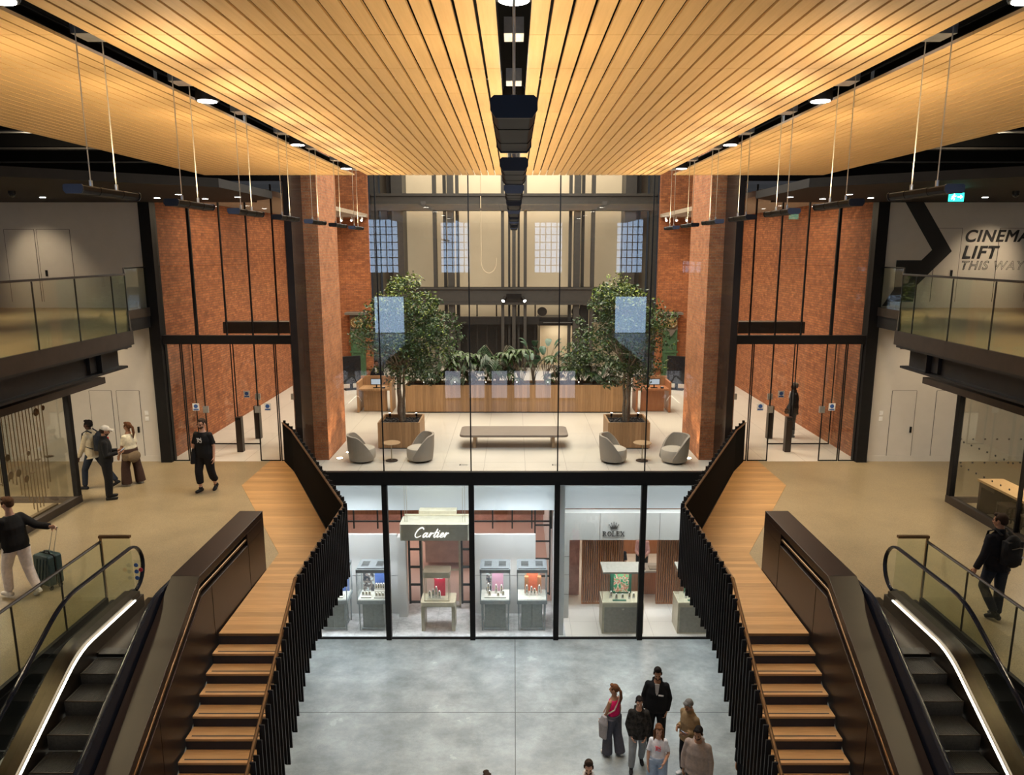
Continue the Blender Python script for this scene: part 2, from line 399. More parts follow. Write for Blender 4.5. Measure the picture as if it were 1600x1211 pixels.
# --- floors
struct('floor', MB().b2((-13, -3, -.2), (13, GY, 0)), 'concrete', 'pale polished concrete floor of the lower hall', 'floor')
f = MB()
f.b2((-5.62, GY, L1 - .32), (5.62, SGY, L1)); f.b2((-9.45, SGY, L1 - .32), (9.45, 36.5, L1))
struct('floor', f, 'cream_stone', 'cream stone floor of the glazed lift lobby', 'floor')
for s in (-1, 1):
    poly = [(-14, .5), (-14, SGY), (-6.7, SGY), (-6.7, 17.2), (-4.49, 13.1), (-4.49, 11.2), (-6.65, 11.2), (-6.65, .5)]
    struct('floor', MB().prism([(-s * x, y) for x, y in poly], 'z', L1 - .25, L1), 'terrazzo',
           'tan speckled floor of the %s' % ('hall with the suitcase' if s < 0 else 'hall with the exit sign'), 'floor')
    edge = MB().b2((s * 6.65, .5, L1 - .75), (s * 6.60, 11.2, L1 + .02))
    struct('trim_%d' % (1 if s < 0 else 2), edge, 'black', 'black edge of the floor opening beside the escalator', 'edge')
    # upper storey: slab with bronze fascia and the steel beam under it
    slab = [(7.13, .5), (7.13, 13.56), (9.55, 18.1), (9.55, SGY), (14, SGY), (14, .5)]
    struct('floor', MB().prism([(s * x, y) for x, y in slab], 'z', L2 - .05, L2), 'terrazzo', 'tan floor of the upper gallery %s' % ('above the gold screen shop' if s < 0 else 'below the black chevron'), 'floor')
    fa = MB()
    def fas(a, b, z0, z1):
        d = (Vector(b) - Vector(a)).normalized(); nrm = Vector((d.y, -d.x)) * .05
        fa.prism([(s * p[0], p[1]) for p in (a, b, (b[0] + nrm.x, b[1] + nrm.y), (a[0] + nrm.x, a[1] + nrm.y))], 'z', z0, z1)
    fas((7.12, .5), (7.12, 13.6), L2 - .24, L2 + .02); fas((7.12, 13.56), (9.54, 18.1), L2 - .24, L2 + .02); fas((9.54, 18.1), (9.54, SGY), L2 - .2, L2 + .02)
    struct('trim_%d' % (3 if s < 0 else 4), fa, 'bronze_fascia', 'brown fascia along the upper gallery edge', 'edge')
    be = MB()
    be.b2((s * 7.12, .5, L2 - .28), (s * 7.5, 13.5, L2 - .24)); be.b2((s * 7.2, .5, L2 - .66), (s * 7.5, 13.45, L2 - .62)); be.b2((s * 7.34, .5, L2 - .64), (s * 7.37, 13.4, L2 - .26))
    for y in (2.2, 5.4, 8.6, 12.6): be.b2((s * 7.2, y, L2 - .64), (s * 7.37, y + .03, L2 - .26)); be.b2((s * 7.28, y - .22, L2 - .6), (s * 7.34, y - .02, L2 - .3))
    be.b2((s * 9.56, 18.0, L2 - .5), (s * 9.8, SGY, L2 - .2))
    struct('beam', be, 'steel_dark', 'dark steel beam with stiffeners under the gallery edge', 'beam')
    so = MB()
    so.b2((s * 7.37, .5, L2 - .7), (s * 14, 13.5, L2 - .66)); so.prism([(s * x, y) for x, y in ((7.2, 13.5), (9.6, 18.1), (9.6, SGY), (14, SGY), (14, 13.5))], 'z', L2 - .32, L2 - .06)
    so.b2((s * 9.1, .5, L2 - 1.42), (s * 14, 16.0, L2 - 1.28)); so.b2((s * 9.35, .5, L2 - 1.3), (s * 14, 15.9, L2 - .68))
    struct('ceiling', so, 'bronze_fascia', 'brown soffit over the glass shopfront %s' % ('with the gold screen' if s < 0 else 'with the oak counter'), 'soffit')
    # white end wall, two storeys
    w = MB().b2((s * 9.45, SGY, L1), (s * 14, SGY + .2, 11.9))
    struct('wall_back_' + SIDE[s], w, 'white_wall', 'white painted end wall beside the %s' % ('gold screen shopfront' if s < 0 else 'cinema lettering'), 'wall')
    struct('baseboard_' + SIDE[s], MB().b2((s * 9.65, SGY - .015, L1), (s * 14, SGY, L1 + .16)).b2((s * 9.9, SGY - .015, L2), (s * 14, SGY, L2 + .16)), 'white_wall', 'pale skirting along the white end wall', 'skirting')
    struct('wall_' + SIDE[s], MB().b2((s * 13.9, .5, 0), (s * 14.1, SGY, 14.2)), 'white_wall', 'far side wall behind the shopfront', 'wall')
    struct('wall_lower_' + SIDE[s], MB().b2((s * 12, -2, 0), (s * 12.1, GY, L1 - .25)).b2((s * 5.7, GY, 0), (s * 13, GY + .2, L1 - .3)), 'steel_dark', 'dark wall of the lower hall', 'wall')
    # black corner post of the side lobby glazing and the black cheek of the centre bay
    struct('column', MB().b2((s * 9.33, SGY - .12, L1), (s * 9.62, SGY + .2, 12)), 'black', 'black post between the white wall and the lobby glazing', 'post')
    struct('column', MB().b2((s * 5.46, GY - .02, L1 - .3), (s * 5.63, SGY + .02, 14)), 'pier', 'dark metal clad pier at the corner of the glass bay', 'pier')
    # soffit with cut corner over the hall end
    sp = [(14, 8.6), (8.7, 12.4), (5.75, 14.7), (5.75, 17.9), (6.6, 18.9), (6.6, SGY), (14, SGY)]
    struct('ceiling', MB().prism([(s * x, y) for x, y in sp], 'z', 11.65, 11.82), 'soffit', 'dark flat soffit with a cut corner above the upper gallery', 'soffit')
    # structure in the black void above
    vb = MB(); vf = MB()
    for y in (11.2, 13.2, 15.4, 17.8):
        vb.b2((s * 5.9, y, 12.48), (s * 14, y + .06, 12.85)); vf.b2((s * 5.9, y - .06, 12.45), (s * 14, y + .12, 12.48))
    vf.build('flange', 'steel', struct('beam', vb, 'void', 'grey steel beams in the dark ceiling void', 'beam'))
    # brick
    struct('wall_lobby_' + SIDE[s], MB().b2((s * 9.45, SGY + .1, L1), (s * 9.75, 33.2, 12.2)), 'brick', 'orange brick side wall of the lobby', 'wall')
    struct('wall_lobby_end_' + SIDE[s], MB().b2((s * 6.45, 33, L1 + .35), (s * 9.45, 33.3, 16)).b2((s * 6.45, 33.08, L1), (s * 9.45, 33.3, L1 + .4)), 'brick', 'orange brick end wall beside the lift shafts', 'wall')
    struct('column', MB().b2((s * 5.10, SGY + .12, L1), (s * 5.98, 21.5, 15)), 'brick_pale', 'tall brick pier standing behind the lobby glass', 'pier')
    struct('ceiling', MB().b2((s * 6.45, SGY + .3, 11.85), (s * 9.45, 33, 12.0)), 'tan_ceiling', 'pale lobby ceiling with track lights', 'ceiling')
# black void over everything
struct('ceiling', MB().b2((-14, -3, 14.2), (14, 18.2, 14.3)), 'void', 'black painted ceiling void', 'ceiling')
struct('ceiling', MB().b2((-6.4, GY, 17.6), (6.4, 37, 17.7)), 'beige', 'high pale ceiling of the lift lobby', 'ceiling')
struct('wall_front', MB().b2((-14, 18.2, 12.1), (-5.6, 18.4, 14.3)).b2((5.6, 18.2, 12.1), (14, 18.4, 14.3)), 'void', 'black upstand above the side lobbies', 'wall')
# --- slatted oak ceiling: four rafts, black slots between
PITCH, SLW = .1205, .104
joints = [-1.2]
while joints[-1] < 13.9: joints.append(min(13.9, joints[-1] + .885))
for nm, x0, x1 in (('outer', -5.68, -2.93), ('inner', -2.69, -.10), ('inner', .10, 2.69), ('outer', 2.93, 5.68)):
    mb = MB(); n = round((x1 - x0) / PITCH); p = (x1 - x0 + PITCH - SLW) / n
    for i in range(n):
        for a, b in zip(joints, joints[1:]): mb.b2((x0 + i * p, a + .003, 11.80), (x0 + i * p + SLW, b - .003, 11.822))
    o = struct('ceiling', mb, 'slat', 'oak slat ceiling raft, %s one on the %s side' % (nm, 'suitcase' if x0 < 0 else 'cinema sign'), 'ceiling')
    bk = MB().b2((x0, -1.2, 11.885), (x1, 13.88, 11.90)).build('backing', 'void', o)
    hang = MB()
    for y in range(0, 14, 2): hang.b2((x0, y + .3, 11.822), (x1, y + .36, 11.884))
    hang.build('carrier', 'steel_dark', o)
# --- centre glass bay of five panes above the black fascia; shopfront of five panes below
MX = [-5.46, -3.4, -1.12, 1.14, 3.42, 5.46]
wn = [0]
def window(mb, m, label, parent=None):
    wn[0] += 1
    return struct('window_%d' % wn[0], mb, m, label, 'window')
for i in range(5):
    w = window(MB().b2((MX[i] + .012, GY, L1), (MX[i + 1] - .012, GY + .004, 14.2)), 'glass', ['end', 'second', 'middle', 'fourth', 'fifth'][i] + ' tall clear pane of the lobby glass bay')
    j = MB().b2((MX[i + 1] - .016, GY - .004, L1), (MX[i + 1] + .016, GY + .03, 14.2))
    if i < 4: j.build('joint', 'black', w)
struct('trim_5', MB().b2((-5.7, GY - .12, L1 - .33), (5.7, GY + .02, L1 + .015)), 'black', 'black fascia between the shops and the lobby floor', 'fascia')
for i in range(5):
    w = window(MB().b2((MX[i] + .05, GY, .03), (MX[i + 1] - .05, GY + .004, L1 - .33)), 'glass', ['end', 'second', 'middle', 'fourth', 'fifth'][i] + ' lower shopfront pane facing the polished floor')
    MB().b2((MX[i + 1] - .07, GY - .1, 0), (MX[i + 1] + .07, GY + .06, L1 - .33)).build('mullion', 'black', w)
    MB().b2((MX[i], GY - .04, 0), (MX[i + 1], GY + .04, .035)).build('sill', 'black', w)
# --- glazed fronts of the two side lobbies
for s in (-1, 1):
    def X(px): return s * px
    xs = [9.35, 8.42, 7.62, 6.93, 6.25, 5.63]
    tz0, tz1 = L1 + 3.24, L1 + 3.47
    for i in range(5):
        w = window(MB().b2((X(xs[i] - .012), SGY, tz1), (X(xs[i + 1] + .012), SGY + .004, 12.1)), 'glass', 'upper pane of the glazing to the %s, %s from the outer post' % ('bollard lobby' if s < 0 else 'guard lobby', ['first', 'second', 'third', 'fourth', 'fifth'][i]))
        wd = .035 if i == 0 else .014
        MB().b2((X(xs[i + 1] - wd), SGY - .02, tz1), (X(xs[i + 1] + wd), SGY + .05, 12.1)).build('joint', 'black', w)
    struct('beam', MB().b2((X(9.4), SGY - .06, tz0), (X(5.63), SGY + .1, tz1)), 'black', 'black transom over the sliding doors %s' % ('behind the man in the black t-shirt' if s < 0 else 'in front of the guard'), 'transom')
    struct('beam', MB().b2((X(8.35), 20.9, tz0 + .1), (X(6.0), 21.3, tz1 + .2)), 'bronze_fascia', 'brown header box over the inner doors', 'header')
    # panes of the sliding door screens: two planes, an opening between the leaves
    for (yy, leaves, tag_) in ((SGY + .03, ((9.33, 8.9), (8.88, 8.35), (6.95, 6.4), (6.38, 5.66)), 'outer'), (21.1, ((9.40, 8.25), (8.2, 7.55), (6.5, 5.98)), 'inner')):
        for q, (a, b) in enumerate(leaves):
            w = window(MB().b2((X(a), yy, L1 + .01), (X(b), yy + .006, tz0)), 'glass', '%s glass door leaf of the %s, %s from the brick wall' % (tag_, 'bollard lobby' if s < 0 else 'guard lobby', ['first', 'second', 'third', 'fourth'][q]))
            fr = MB().b2((X(a), yy - .012, L1), (X(a - .025), yy + .018, tz0)).b2((X(b), yy - .012, L1), (X(b + .025), yy + .018, tz0)).b2((X(a), yy - .012, L1), (X(b), yy + .018, L1 + .03))
            fr.build('frame', 'black', w)
            if b > 6 and a < 9 and q in (1, 2):
                st = MB().b2((X((a + b) / 2 - .09), yy - .009, L1 + 1.42), (X((a + b) / 2 + .09), yy - .005, L1 + 1.62)).build('notice', 'white', w)
                MB().disc(((X((a + b) / 2), yy - .012, L1 + 1.54)), .055, .004, 'y').build('symbol', 'sign_blue', st)
                MB().b2((X((a + b) / 2 - .07), yy - .013, L1 + 1.435), (X((a + b) / 2 + .07), yy - .010, L1 + 1.47)).b2((X((a + b) / 2 - .008), yy - .0165, L1 + 1.53), (X((a + b) / 2 + .008), yy - .0145, L1 + 1.575)).b2((X((a + b) / 2 - .008), yy - .0165, L1 + 1.507), (X((a + b) / 2 + .008), yy - .0145, L1 + 1.521)).build('mark', 'sign_blue', st)
            if q in (1, 2): MB().b2((X(b if q == 1 else a) - .07, yy - .03, L1 + 1.36), (X(b if q == 1 else a) + .07, yy + .03, L1 + 1.54)).build('lock_plate', 'chrome', w)
# --- flush doors in the white walls
dn = [0]
def flush_door(x0, x1, z0, z1, label, handle=None):
    dn[0] += 1
    y = SGY
    d = struct('door_%d' % dn[0], MB().b2((x0 + .006, y - .008, z0 + .17), (x1 - .006, y, z1)), 'white_wall', label, 'door')
    g = .008
    MB().b2((x0 - g, y - .003, z0), (x0 + g, y, z1)).b2((x1 - g, y - .003, z0), (x1 + g, y, z1)).b2((x0, y - .003, z1 - g), (x1, y, z1 + g)).build('gap', 'steel', d)
    if handle is not None:
        MB().b2((handle - .02, y - .05, z0 + .82), (handle + .02, y - .008, z0 + .98)).build('handle', 'black', d)
flush_door(-13.2, -12.42, L2, L2 + 2.02, 'flush white door on the upper gallery near the ceiling light')
flush_door(-12.36, -11.5, L2, L2 + 2.02, 'flush white upper gallery door with a black handle', -12.2)
flush_door(-11.45, -10.85, L1, L1 + 1.97, 'flush white door behind the backpack walker')
flush_door(-10.72, -10.1, L1, L1 + 1.97, 'flush white door with a black handle behind the ponytail woman', -10.2)
flush_door(10.2, 10.86, L1, L1 + 1.97, 'flush white door with a black handle across from the oak counter', 10.78)
flush_door(11.4, 12.2, L1, L1 + 1.97, 'flush white door behind the dotted shop glass')
flush_door(10.95, 11.6, L2, L2 + 2.05, 'flush white door right under the black chevron point', 11.42)
flush_door(12.58, 13.4, L2, L2 + 2.05, 'flush white door behind the cinema lettering')
for s, lb in ((-1, 'beside the lower flush doors'), (1, 'beside the flush door near the black post')):
    for k in range(2):
        o = MB().b2((s * 9.95 - .05, SGY - .014, L1 + 1.30 - k * .16), (s * 9.95 + .05, SGY - .001, L1 + 1.42 - k * .16)).build('wall_switch', 'white', bevel=.003)
        MB().b2((s * 9.95 - .02, SGY - .02, L1 + 1.34 - k * .16), (s * 9.95 + .02, SGY - .014, L1 + 1.38 - k * .16)).build('rocker', 'white', o)
        tag(o, '%s white switch plate on the white wall %s' % ('upper' if k == 0 else 'lower', lb), 'switch')

# --- side shops: glass front at x=10 with base frame and corner post
for s in (-1, 1):
    w0 = 'gold screen shop' if s < 0 else 'oak counter shop'
    ys = [2.2, 5.2, 8.6, 11.5, 13.75, 15.95]
    for i in range(5):
        w = window(MB().b2((s * 10.0, ys[i] + .01, L1 + .16), (s * 10.006, ys[i + 1] - .01, L2 - 1.42)), 'glass_shop', 'side pane of the %s, %s from the corner post' % (w0, ['fifth', 'fourth', 'third', 'second', 'first'][i]))
        MB().b2((s * 9.95, ys[i] - .018, L1 + .14), (s * 10.03, ys[i] + .018, L2 - 1.42)).build('joint', 'black', w)
    w = window(MB().b2((s * 10.05, 15.98, L1 + .16), (s * 13.9, 15.986, L2 - 1.42)), 'glass_shop', 'return pane of the %s facing the white wall' % w0)
    struct('column', MB().b2((s * 9.94, 15.92, L1), (s * 10.06, 16.04, L2 - 1.4)), 'black', 'slim black corner post of the %s' % w0, 'post')
    struct('trim_%d' % (6 if s < 0 else 7), MB().b2((s * 9.93, 2, L1), (s * 10.06, 16.04, L1 + .17)).b2((s * 10, 15.94, L1), (s * 13.9, 16.05, L1 + .12)), 'bronze_fascia', 'dark base frame of the %s' % w0, 'base')
    if s > 0:
        dots = MB()
        for k in range(13): dots.disc((10.1 + k * .27, 15.97, L1 + 1.5), .022, .004, 'y', 10)
        for k in range(12): dots.disc((10.15 + k * .27, 15.97, L1 + .95), .022, .004, 'y', 10)
        for k in range(24):
            for z in (1.5, .95): dots.disc((9.995, 15.7 - k * .27, L1 + z), .022, .004, 'x', 10)
        dots.build('manifestation_dots', 'ink', w)

# --- lift shaft framing at the back of the lobby
struct('wall_back', MB().b2((-6.45, 36.3, L1), (6.45, 36.5, 17.6)), 'beige', 'beige panelled wall behind the lift shafts', 'wall')
fr = MB(); Y0 = 34.0
def vert(x, w, d=.35, y=Y0, z0=L1, z1=17.5): fr.b2((x - w / 2, y, z0), (x + w / 2, y + d, z1))
for s in (-1, 1):
    vert(s * 6.35, .32); vert(s * 5.75, .2, .2, 34.6); vert(s * 5.3, .5, .5); vert(s * 3.62, .16); vert(s * 3.2, .14, .3, 34.5); vert(s * 2.9, .28, .4); vert(s * 2.62, .14, .3, 34.5); vert(s * .52, .14); vert(s * .22, .1, .2, 34.5)
vert(0, .16)
fr.b2((-6.45, Y0 - .05, 12.2), (6.45, Y0 + .4, 12.95)); fr.b2((-6.45, Y0 - .12, 12.84), (6.45, Y0 + .4, 12.95)); fr.b2((-6.45, Y0 - .12, 12.2), (6.45, Y0 + .4, 12.3))
fr.b2((-5.5, Y0 - .05, 7.95), (5.5, Y0 + .4, 8.75)); fr.b2((-5.5, Y0 - .12, 7.95), (5.5, Y0 + .4, 8.05)); fr.b2((-5.5, Y0 - .12, 8.66), (5.5, Y0 + .4, 8.75))
struct('trim_9', fr, 'steel', 'grey steel frame of the lift shafts', 'frame')  # posts and beams of the shafts, a structural frame
fd = MB()
for s in (-1, 1):
    fd.b2((s * 5.2, Y0 + 1, L1), (s * 5.9, 36.3, 17.5))
    if s < 0:
        fd.b2((-3.1, Y0 + .3, 7.0), (1.2, Y0 + .55, 7.36)); fd.b2((-2.9, Y0 + 1.5, L1), (1.15, Y0 + 1.6, 7.0))
        for q in range(9): fd.b2((-2.7 + .46 * q, Y0 + .7, L1), (-2.64 + .46 * q, Y0 + .76, 7.0 if q % 2 else 7.9))
        fd.b2((3.1, Y0 + .3, L1), (3.5, Y0 + .5, 7.9))
    fd.b2((s * 5.05, Y0 + .3, 7.1), (s * 3.7, Y0 + .5, 7.7))
struct('trim_10', fd, 'steel_dark', 'dark inner steel of the lift shafts', 'frame')  # shaft steelwork, part of the framing

# --- daylight openings in the hall behind the viewer (seen only as reflections in the lobby glass)
BY = -14.0
bw = MB().b2((-14, BY - .3, 0), (14, BY - .1, 14.2))
struct('wall_rear', bw, 'brick', 'brick wall of the hall behind the viewer', 'wall')
def day(x0, x1, z0, z1, m, nx, nz, label):
    w = window(MB().b2((x0, BY - .08, z0), (x1, BY - .04, z1)), m, label)
    g = MB()
    for i in range(nx + 1): g.b2((x0 + (x1 - x0) * i / nx - .03, BY - .04, z0), (x0 + (x1 - x0) * i / nx + .03, BY, z1))
    for i in range(nz + 1): g.b2((x0, BY - .04, z0 + (z1 - z0) * i / nz - .03), (x1, BY, z0 + (z1 - z0) * i / nz + .03))
    g.build('glazing_bars', 'black', w)
for q, (a, b) in enumerate(((-9.9, -7.9), (-5.0, -3.0), (1.4, 3.3), (7.0, 8.8))):
    day(a, b, 8.9, 12.5, 'day', 5, 7, 'tall gridded daylight window, %s along the rear wall' % ['first', 'second', 'third', 'fourth'][q])
for q, (a, b) in enumerate(((-9.7, -7.6), (7.0, 9.2))):
    day(a, b, 4.75, 7.3, 'day', 1, 1, 'daylit rear doorway behind the %s' % ('suitcase hall' if q == 0 else 'exit sign hall'))
for q, a in enumerate((-4.9, -3.2, -1.6, 0.0, 1.5, 3.2)):
    day(a, a + 1.15, .1, 2.1, 'day_low', 1, 1, 'pale lower rear doorway, %s in the row' % ['first', 'second', 'third', 'fourth', 'fifth', 'sixth'][q])
struct('floor', MB().b2((-14, BY, L1 - .25), (-6.65, .5, L1)).b2((6.65, BY, L1 - .25), (14, .5, L1)).b2((-14, BY, -.2), (14, -3, 0)), 'terrazzo', 'tan floor of the hall behind the viewer', 'floor')
# ================================================================ STAIRS, ESCALATORS, BALUSTRADES
RISE, RUN, ST0 = .1645, .2555, 10.14
SLOPE = RISE / RUN
for s in (-1, 1):
    near = 'the suitcase' if s < 0 else 'the man with the black rucksack'
    st = thing('staircase', 'timber staircase with black fin balustrade on the side of %s' % near, 'staircase', (s * 3.8, ST0, L1), 0, 'mirrored timber stairs')
    ox, oy, oz = 3.8, ST0, L1
    def P(x, y, z): return (s * (x - ox), y - oy, z - oz)     # x is the distance from the hall axis
    land = [(6.7, SGY), (6.7, 17.2), (4.49, 13.1), (4.46, ST0), (3.14, ST0), (3.14, 12.72), (5.72, 18.32), (6.22, SGY)]
    mb = MB().prism([(s * (x - ox), y - oy) for x, y in land], 'z', -.22, .006); mb.build('landing', 'deck_oak', st)
    ed = MB()
    for a, b in zip(land[4:], land[5:]):
        d = (Vector(b) - Vector(a)).normalized(); q = Vector((d.y, -d.x)) * .02
        ed.prism([(s * (p[0] - ox), p[1] - oy) for p in (a, b, (b[0] + q.x, b[1] + q.y), (a[0] + q.x, a[1] + q.y))], 'z', -.3, .012)
    ed.build('edge_trim', 'black', st)
    tr0 = None
    nst = round(L1 / RISE) - 1
    for k in range(nst):
        y1, z = ST0 - k * RUN, -RISE * (k + 1)
        if tr0 is None:
            tr0 = MB().b2(P(4.46, 0, 0)[:1] + (-RUN - .02, -.035), P(3.14, 0, 0)[:1] + (0, 0)).build('tread', 'stair_oak', st, bevel=.004)
            ns = MB().b2((P(4.40, 0, 0)[0], -RUN + .035, -.001), (P(3.2, 0, 0)[0], -RUN + .055, .002)).build('grip_strip', 'riser', tr0)
            ri0 = MB().b2((P(4.46, 0, 0)[0], -.012, 0), (P(3.14, 0, 0)[0], .012, RISE - .035)).build('riser', 'riser', st)
            tr0.location = (0, y1 - oy, z); ri0.location = (0, y1 - oy, z)
        else:
            for o in (tr0, ri0):
                c = o.copy(); COL.objects.link(c); c.parent = st; c.location = (0, y1 - oy, z)
                for ch in o.children:
                    d = ch.copy(); COL.objects.link(d); d.parent = c
    yb = ST0 - L1 / SLOPE
    ca = MB().prism([(ST0 - oy + .3, -.22), (ST0 - oy + .3, -.4), (yb - oy + .4, oz * -1), (yb - oy, -oz), (yb - oy, -oz + .1), (ST0 - oy, -.25)], 'x', P(4.42, 0, 0)[0], P(3.18, 0, 0)[0])
    ca.build('carriage', 'black', st)
    # solid bronze parapet between stair and escalator, with a recessed rail
    yk = 9.75
    def prof(z0, z1, ya, yz):
        return [(ya - oy, z0), (ya - oy, z1), (yk - oy, z1), (yz - oy, z1 - (yk - yz) * SLOPE), (yz - oy, z0 - (yk - yz) * SLOPE), (yk - oy, z0)]
    def layer(nm, z0, z1, x0, x1, ya=12.4, yz=3.2, m='bronze', par=None):
        return MB().prism(prof(z0, z1, ya, yz), 'x', s * (x0 - ox), s * (x1 - ox)).build(nm, m, par or st, bevel=.006)
    pw = layer('parapet', -.45, .80, 4.90, 4.49)
    layer('coping', 1.0, 1.12, 4.90, 4.49, par=pw)
    layer('recess', .80, 1.0, 4.90, 4.62, 11.6, m='steel_dark', par=pw)
    MB().b2(P(4.90, 11.6, L1 + .80), P(4.49, 12.4, L1 + 1.0)).build('end_block', 'bronze', pw)
    for yy in (11.62, 10.1, 8.3, 6.6):
        dz = -max(0, yk - yy) * SLOPE; MB().b2(P(4.4895, yy, L1 + dz), P(4.487, yy + .008, L1 + dz + .8)).build('panel_joint', 'black', pw)
    MB().tube([P(4.52, 11.6, L1 + .9), P(4.52, yk, L1 + .9), P(4.52, 3.2, L1 + .9 - (yk - 3.2) * SLOPE)], .024, 10).build('wall_rail', 'bronze_rail', st, smooth=True)
    # fin balustrade
    rail = [(6.28, SGY - .05, 1.1), (5.76, 18.36, 1.1), (3.12, 12.72, 1.1), (3.12, 9.72, 1.1), (3.12, 3.0, 1.1 - (9.72 - 3.0) * SLOPE)]
    ba = MB(); pr = [Vector(P(a, b, L1 + c)) for a, b, c in rail]
    for a, b in zip(pr, pr[1:]):
        ba.tube([a, b], .026, 6, (1, 0, 0), True, .016)
    ba = ba.build('handrail', 'bronze_rail', st)
    i = 0; SP = .118
    fin = MB().b2((-.0095, -.034, -1), (.0095, .034, 0)).mesh('fin'); fin.materials.append(MT['fin'])
    back = MB()
    for (a, b), o in zip(zip(rail, rail[1:]), (.045, .045, .045, .045)):
        A, B = Vector(a), Vector(b); dv = B - A; L = Vector((dv.x, dv.y)).length; d = Vector((dv.x, dv.y)).normalized()
        nrm = Vector((d.y, -d.x)); nrm = -nrm if nrm.x > 0 else nrm
        nn = max(1, int(L / SP)); ang = math.atan2(d.y, d.x * s)
        for k in range(nn):
            q = A + dv * ((k + .5) / nn); q2 = Vector((q.x, q.y)) + nrm * o
            if q.y < 6.9: continue
            floor_z = 0 if q.y > ST0 else -(ST0 - q.y) * SLOPE
            top = q.z + (.07 if i % 3 == 0 else .02 if i % 3 == 1 else -.02) if q.y > 9.8 else q.z + (.03, -.01, -.05)[i % 3]
            bot = floor_z - .16 - .09 * (i % 3)
            f = bpy.data.objects.new('baluster', fin); COL.objects.link(f); f.parent = st
            f.location = (s * (q2.x - ox), q2.y - oy, top); f.rotation_euler = (0, 0, ang); f.scale = (1, 1, top - bot)
            i += 1
    # toe panel behind the fins, so the landing reads closed
    tp = MB()
    for a, b in zip(rail[:3], rail[1:4]):
        A, B = Vector(a), Vector(b)
        tp.prism([(s * (p.x - ox) , p.y - oy) for p in (A, B, B + Vector((-.008, 0, 0)), A + Vector((-.008, 0, 0)))], 'z', -.1, 1.07)
    tp.build('infill_panel', 'void', st)

    # ---------------------------------------------------------- escalator
    es = thing('escalator', 'escalator with a lit skirt on the side of %s' % near, 'escalator', (s * 5.55, 9.7, L1), 0, 'mirrored escalators')
    ex, ey, ez = 5.55, 9.7, L1
    T = math.tan(R(30)); yI = 9.55                       # where the incline starts
    def zi(y): # smooth line of the steps
        d = yI - y
        return 0 if d < 0 else (T * d * d / 1.2 if d < .6 else T * (d - .3))
    ys = [11.35, 10.6, 10.0, 9.7] + [9.55 - .12 * k for k in range(9)] + [8.2, 7.0, 6.0, 5.0, 4.0, 2.0]
    def E(x, y, z): return (s * (x - ex), y - ey, z)
    def ribbon(x0, x1, z0, z1, y_top=11.0):
        mb = MB(); yy = [y for y in ys if y <= y_top] ; yy = [y_top] + yy
        n = len(yy); vs = []
        for y in yy:
            for x, z in ((x0, z0), (x1, z0), (x1, z1), (x0, z1)): vs.append(E(x, y, z - zi(y)))
        fs = [(4 * i + j, 4 * i + (j + 1) % 4, 4 * (i + 1) + (j + 1) % 4, 4 * (i + 1) + j) for i in range(n - 1) for j in range(4)]
        fs += [(3, 2, 1, 0), tuple(4 * (n - 1) + j for j in range(4))]
        return mb.add(vs, fs)
    box1('landing_plate', E(6.1, 9.6, -.06), E(4.95, 11.3, .012), 'deck_metal', es)
    MB().b2(E(5.95, 9.55, .012), E(5.05, 9.72, .02)).build('comb', 'step', es)
    stp = None
    for k in range(17):
        y1 = 9.55 - .40 * k; z = -zi(y1 - .2) - .02 if k < 2 else -.02 - T * (.40 * (k - .35))
        if stp is None:
            m = MB().b2((s * (5.98 - ex), -.40, -.22), (s * (5.02 - ex), 0, -.01))
            for g in range(40):
                xx = 5.03 + g * .0235; m.b2((s * (xx - ex), -.40, -.012), (s * (xx + .012 - ex), -.004, 0))
            stp = m.build('step', 'step', es); c = stp
            nz = MB().b2((s * (5.98 - ex), -.402, -.012), (s * (5.02 - ex), -.388, .002)).build('nosing', 'deck_metal', stp)
        else:
            c = stp.copy(); COL.objects.link(c); c.parent = es
            d = nz.copy(); COL.objects.link(d); d.parent = c
        c.location = (0, y1 - ey, z)
    for side_, xa, xb, xh in (('outer', 6.0, 6.27, 6.16), ('inner', 5.0, 4.93, 4.955)):
        ribbon(xa, xb, -.9, .22, 11.0).build('skirt', 'deck_metal' if side_ == 'outer' else 'rubber', es, smooth=True)
        ribbon(xa + (-.004 if side_ == 'outer' else .004), xa + (.018 if side_ == 'outer' else -.018), .225, .243, 10.75).build('light_strip', 'led' if side_ == 'outer' else 'rubber', es)
        if side_ == 'inner': ribbon(4.925, 4.965, .2, .99, 11.0).build('panel', 'rubber', es, smooth=True)
        if side_ == 'outer': ribbon(6.03, 6.27, .222, .30, 10.95).build('deck', 'deck_metal', es, smooth=True)
        gl = MB(); top = [(y, .95 - zi(y)) for y in ys if y <= 11.0]; bt = [(y, .24 - zi(y)) for y in ys if y <= 11.0]
        arc = [(11.0 + .33 * math.sin(R(a)), .62 + .33 * math.cos(R(a))) for a in range(15, 170, 15)]
        if side_ == 'outer':
            gl.prism([(y - ey, z) for y, z in top][::-1] + [(y - ey, z) for y, z in arc] + [(y - ey, z) for y, z in bt], 'x', s * (xh - ex) - .004, s * (xh - ex) + .004)
            gl.build('glass_panel', 'glass_green', es)
        pts = [E(xh, y, z) for y, z in [(9.9, .29)] * 0 + [(11.0 + .36 * math.sin(R(a)), .62 + .38 * math.cos(R(a))) for a in range(168, -1, -14)]] + [E(xh, y, 1.0 - zi(y)) for y in ys if y < 11.0]
        MB().tube(pts, .036, 8, (1, 0, 0), True, .024).build('handrail', 'rubber', es, smooth=True)
    MB().b2(E(6.14, 10.95, 0), E(6.22, 11.04, .3)).build('newel_cover', 'black', es, bevel=.02)
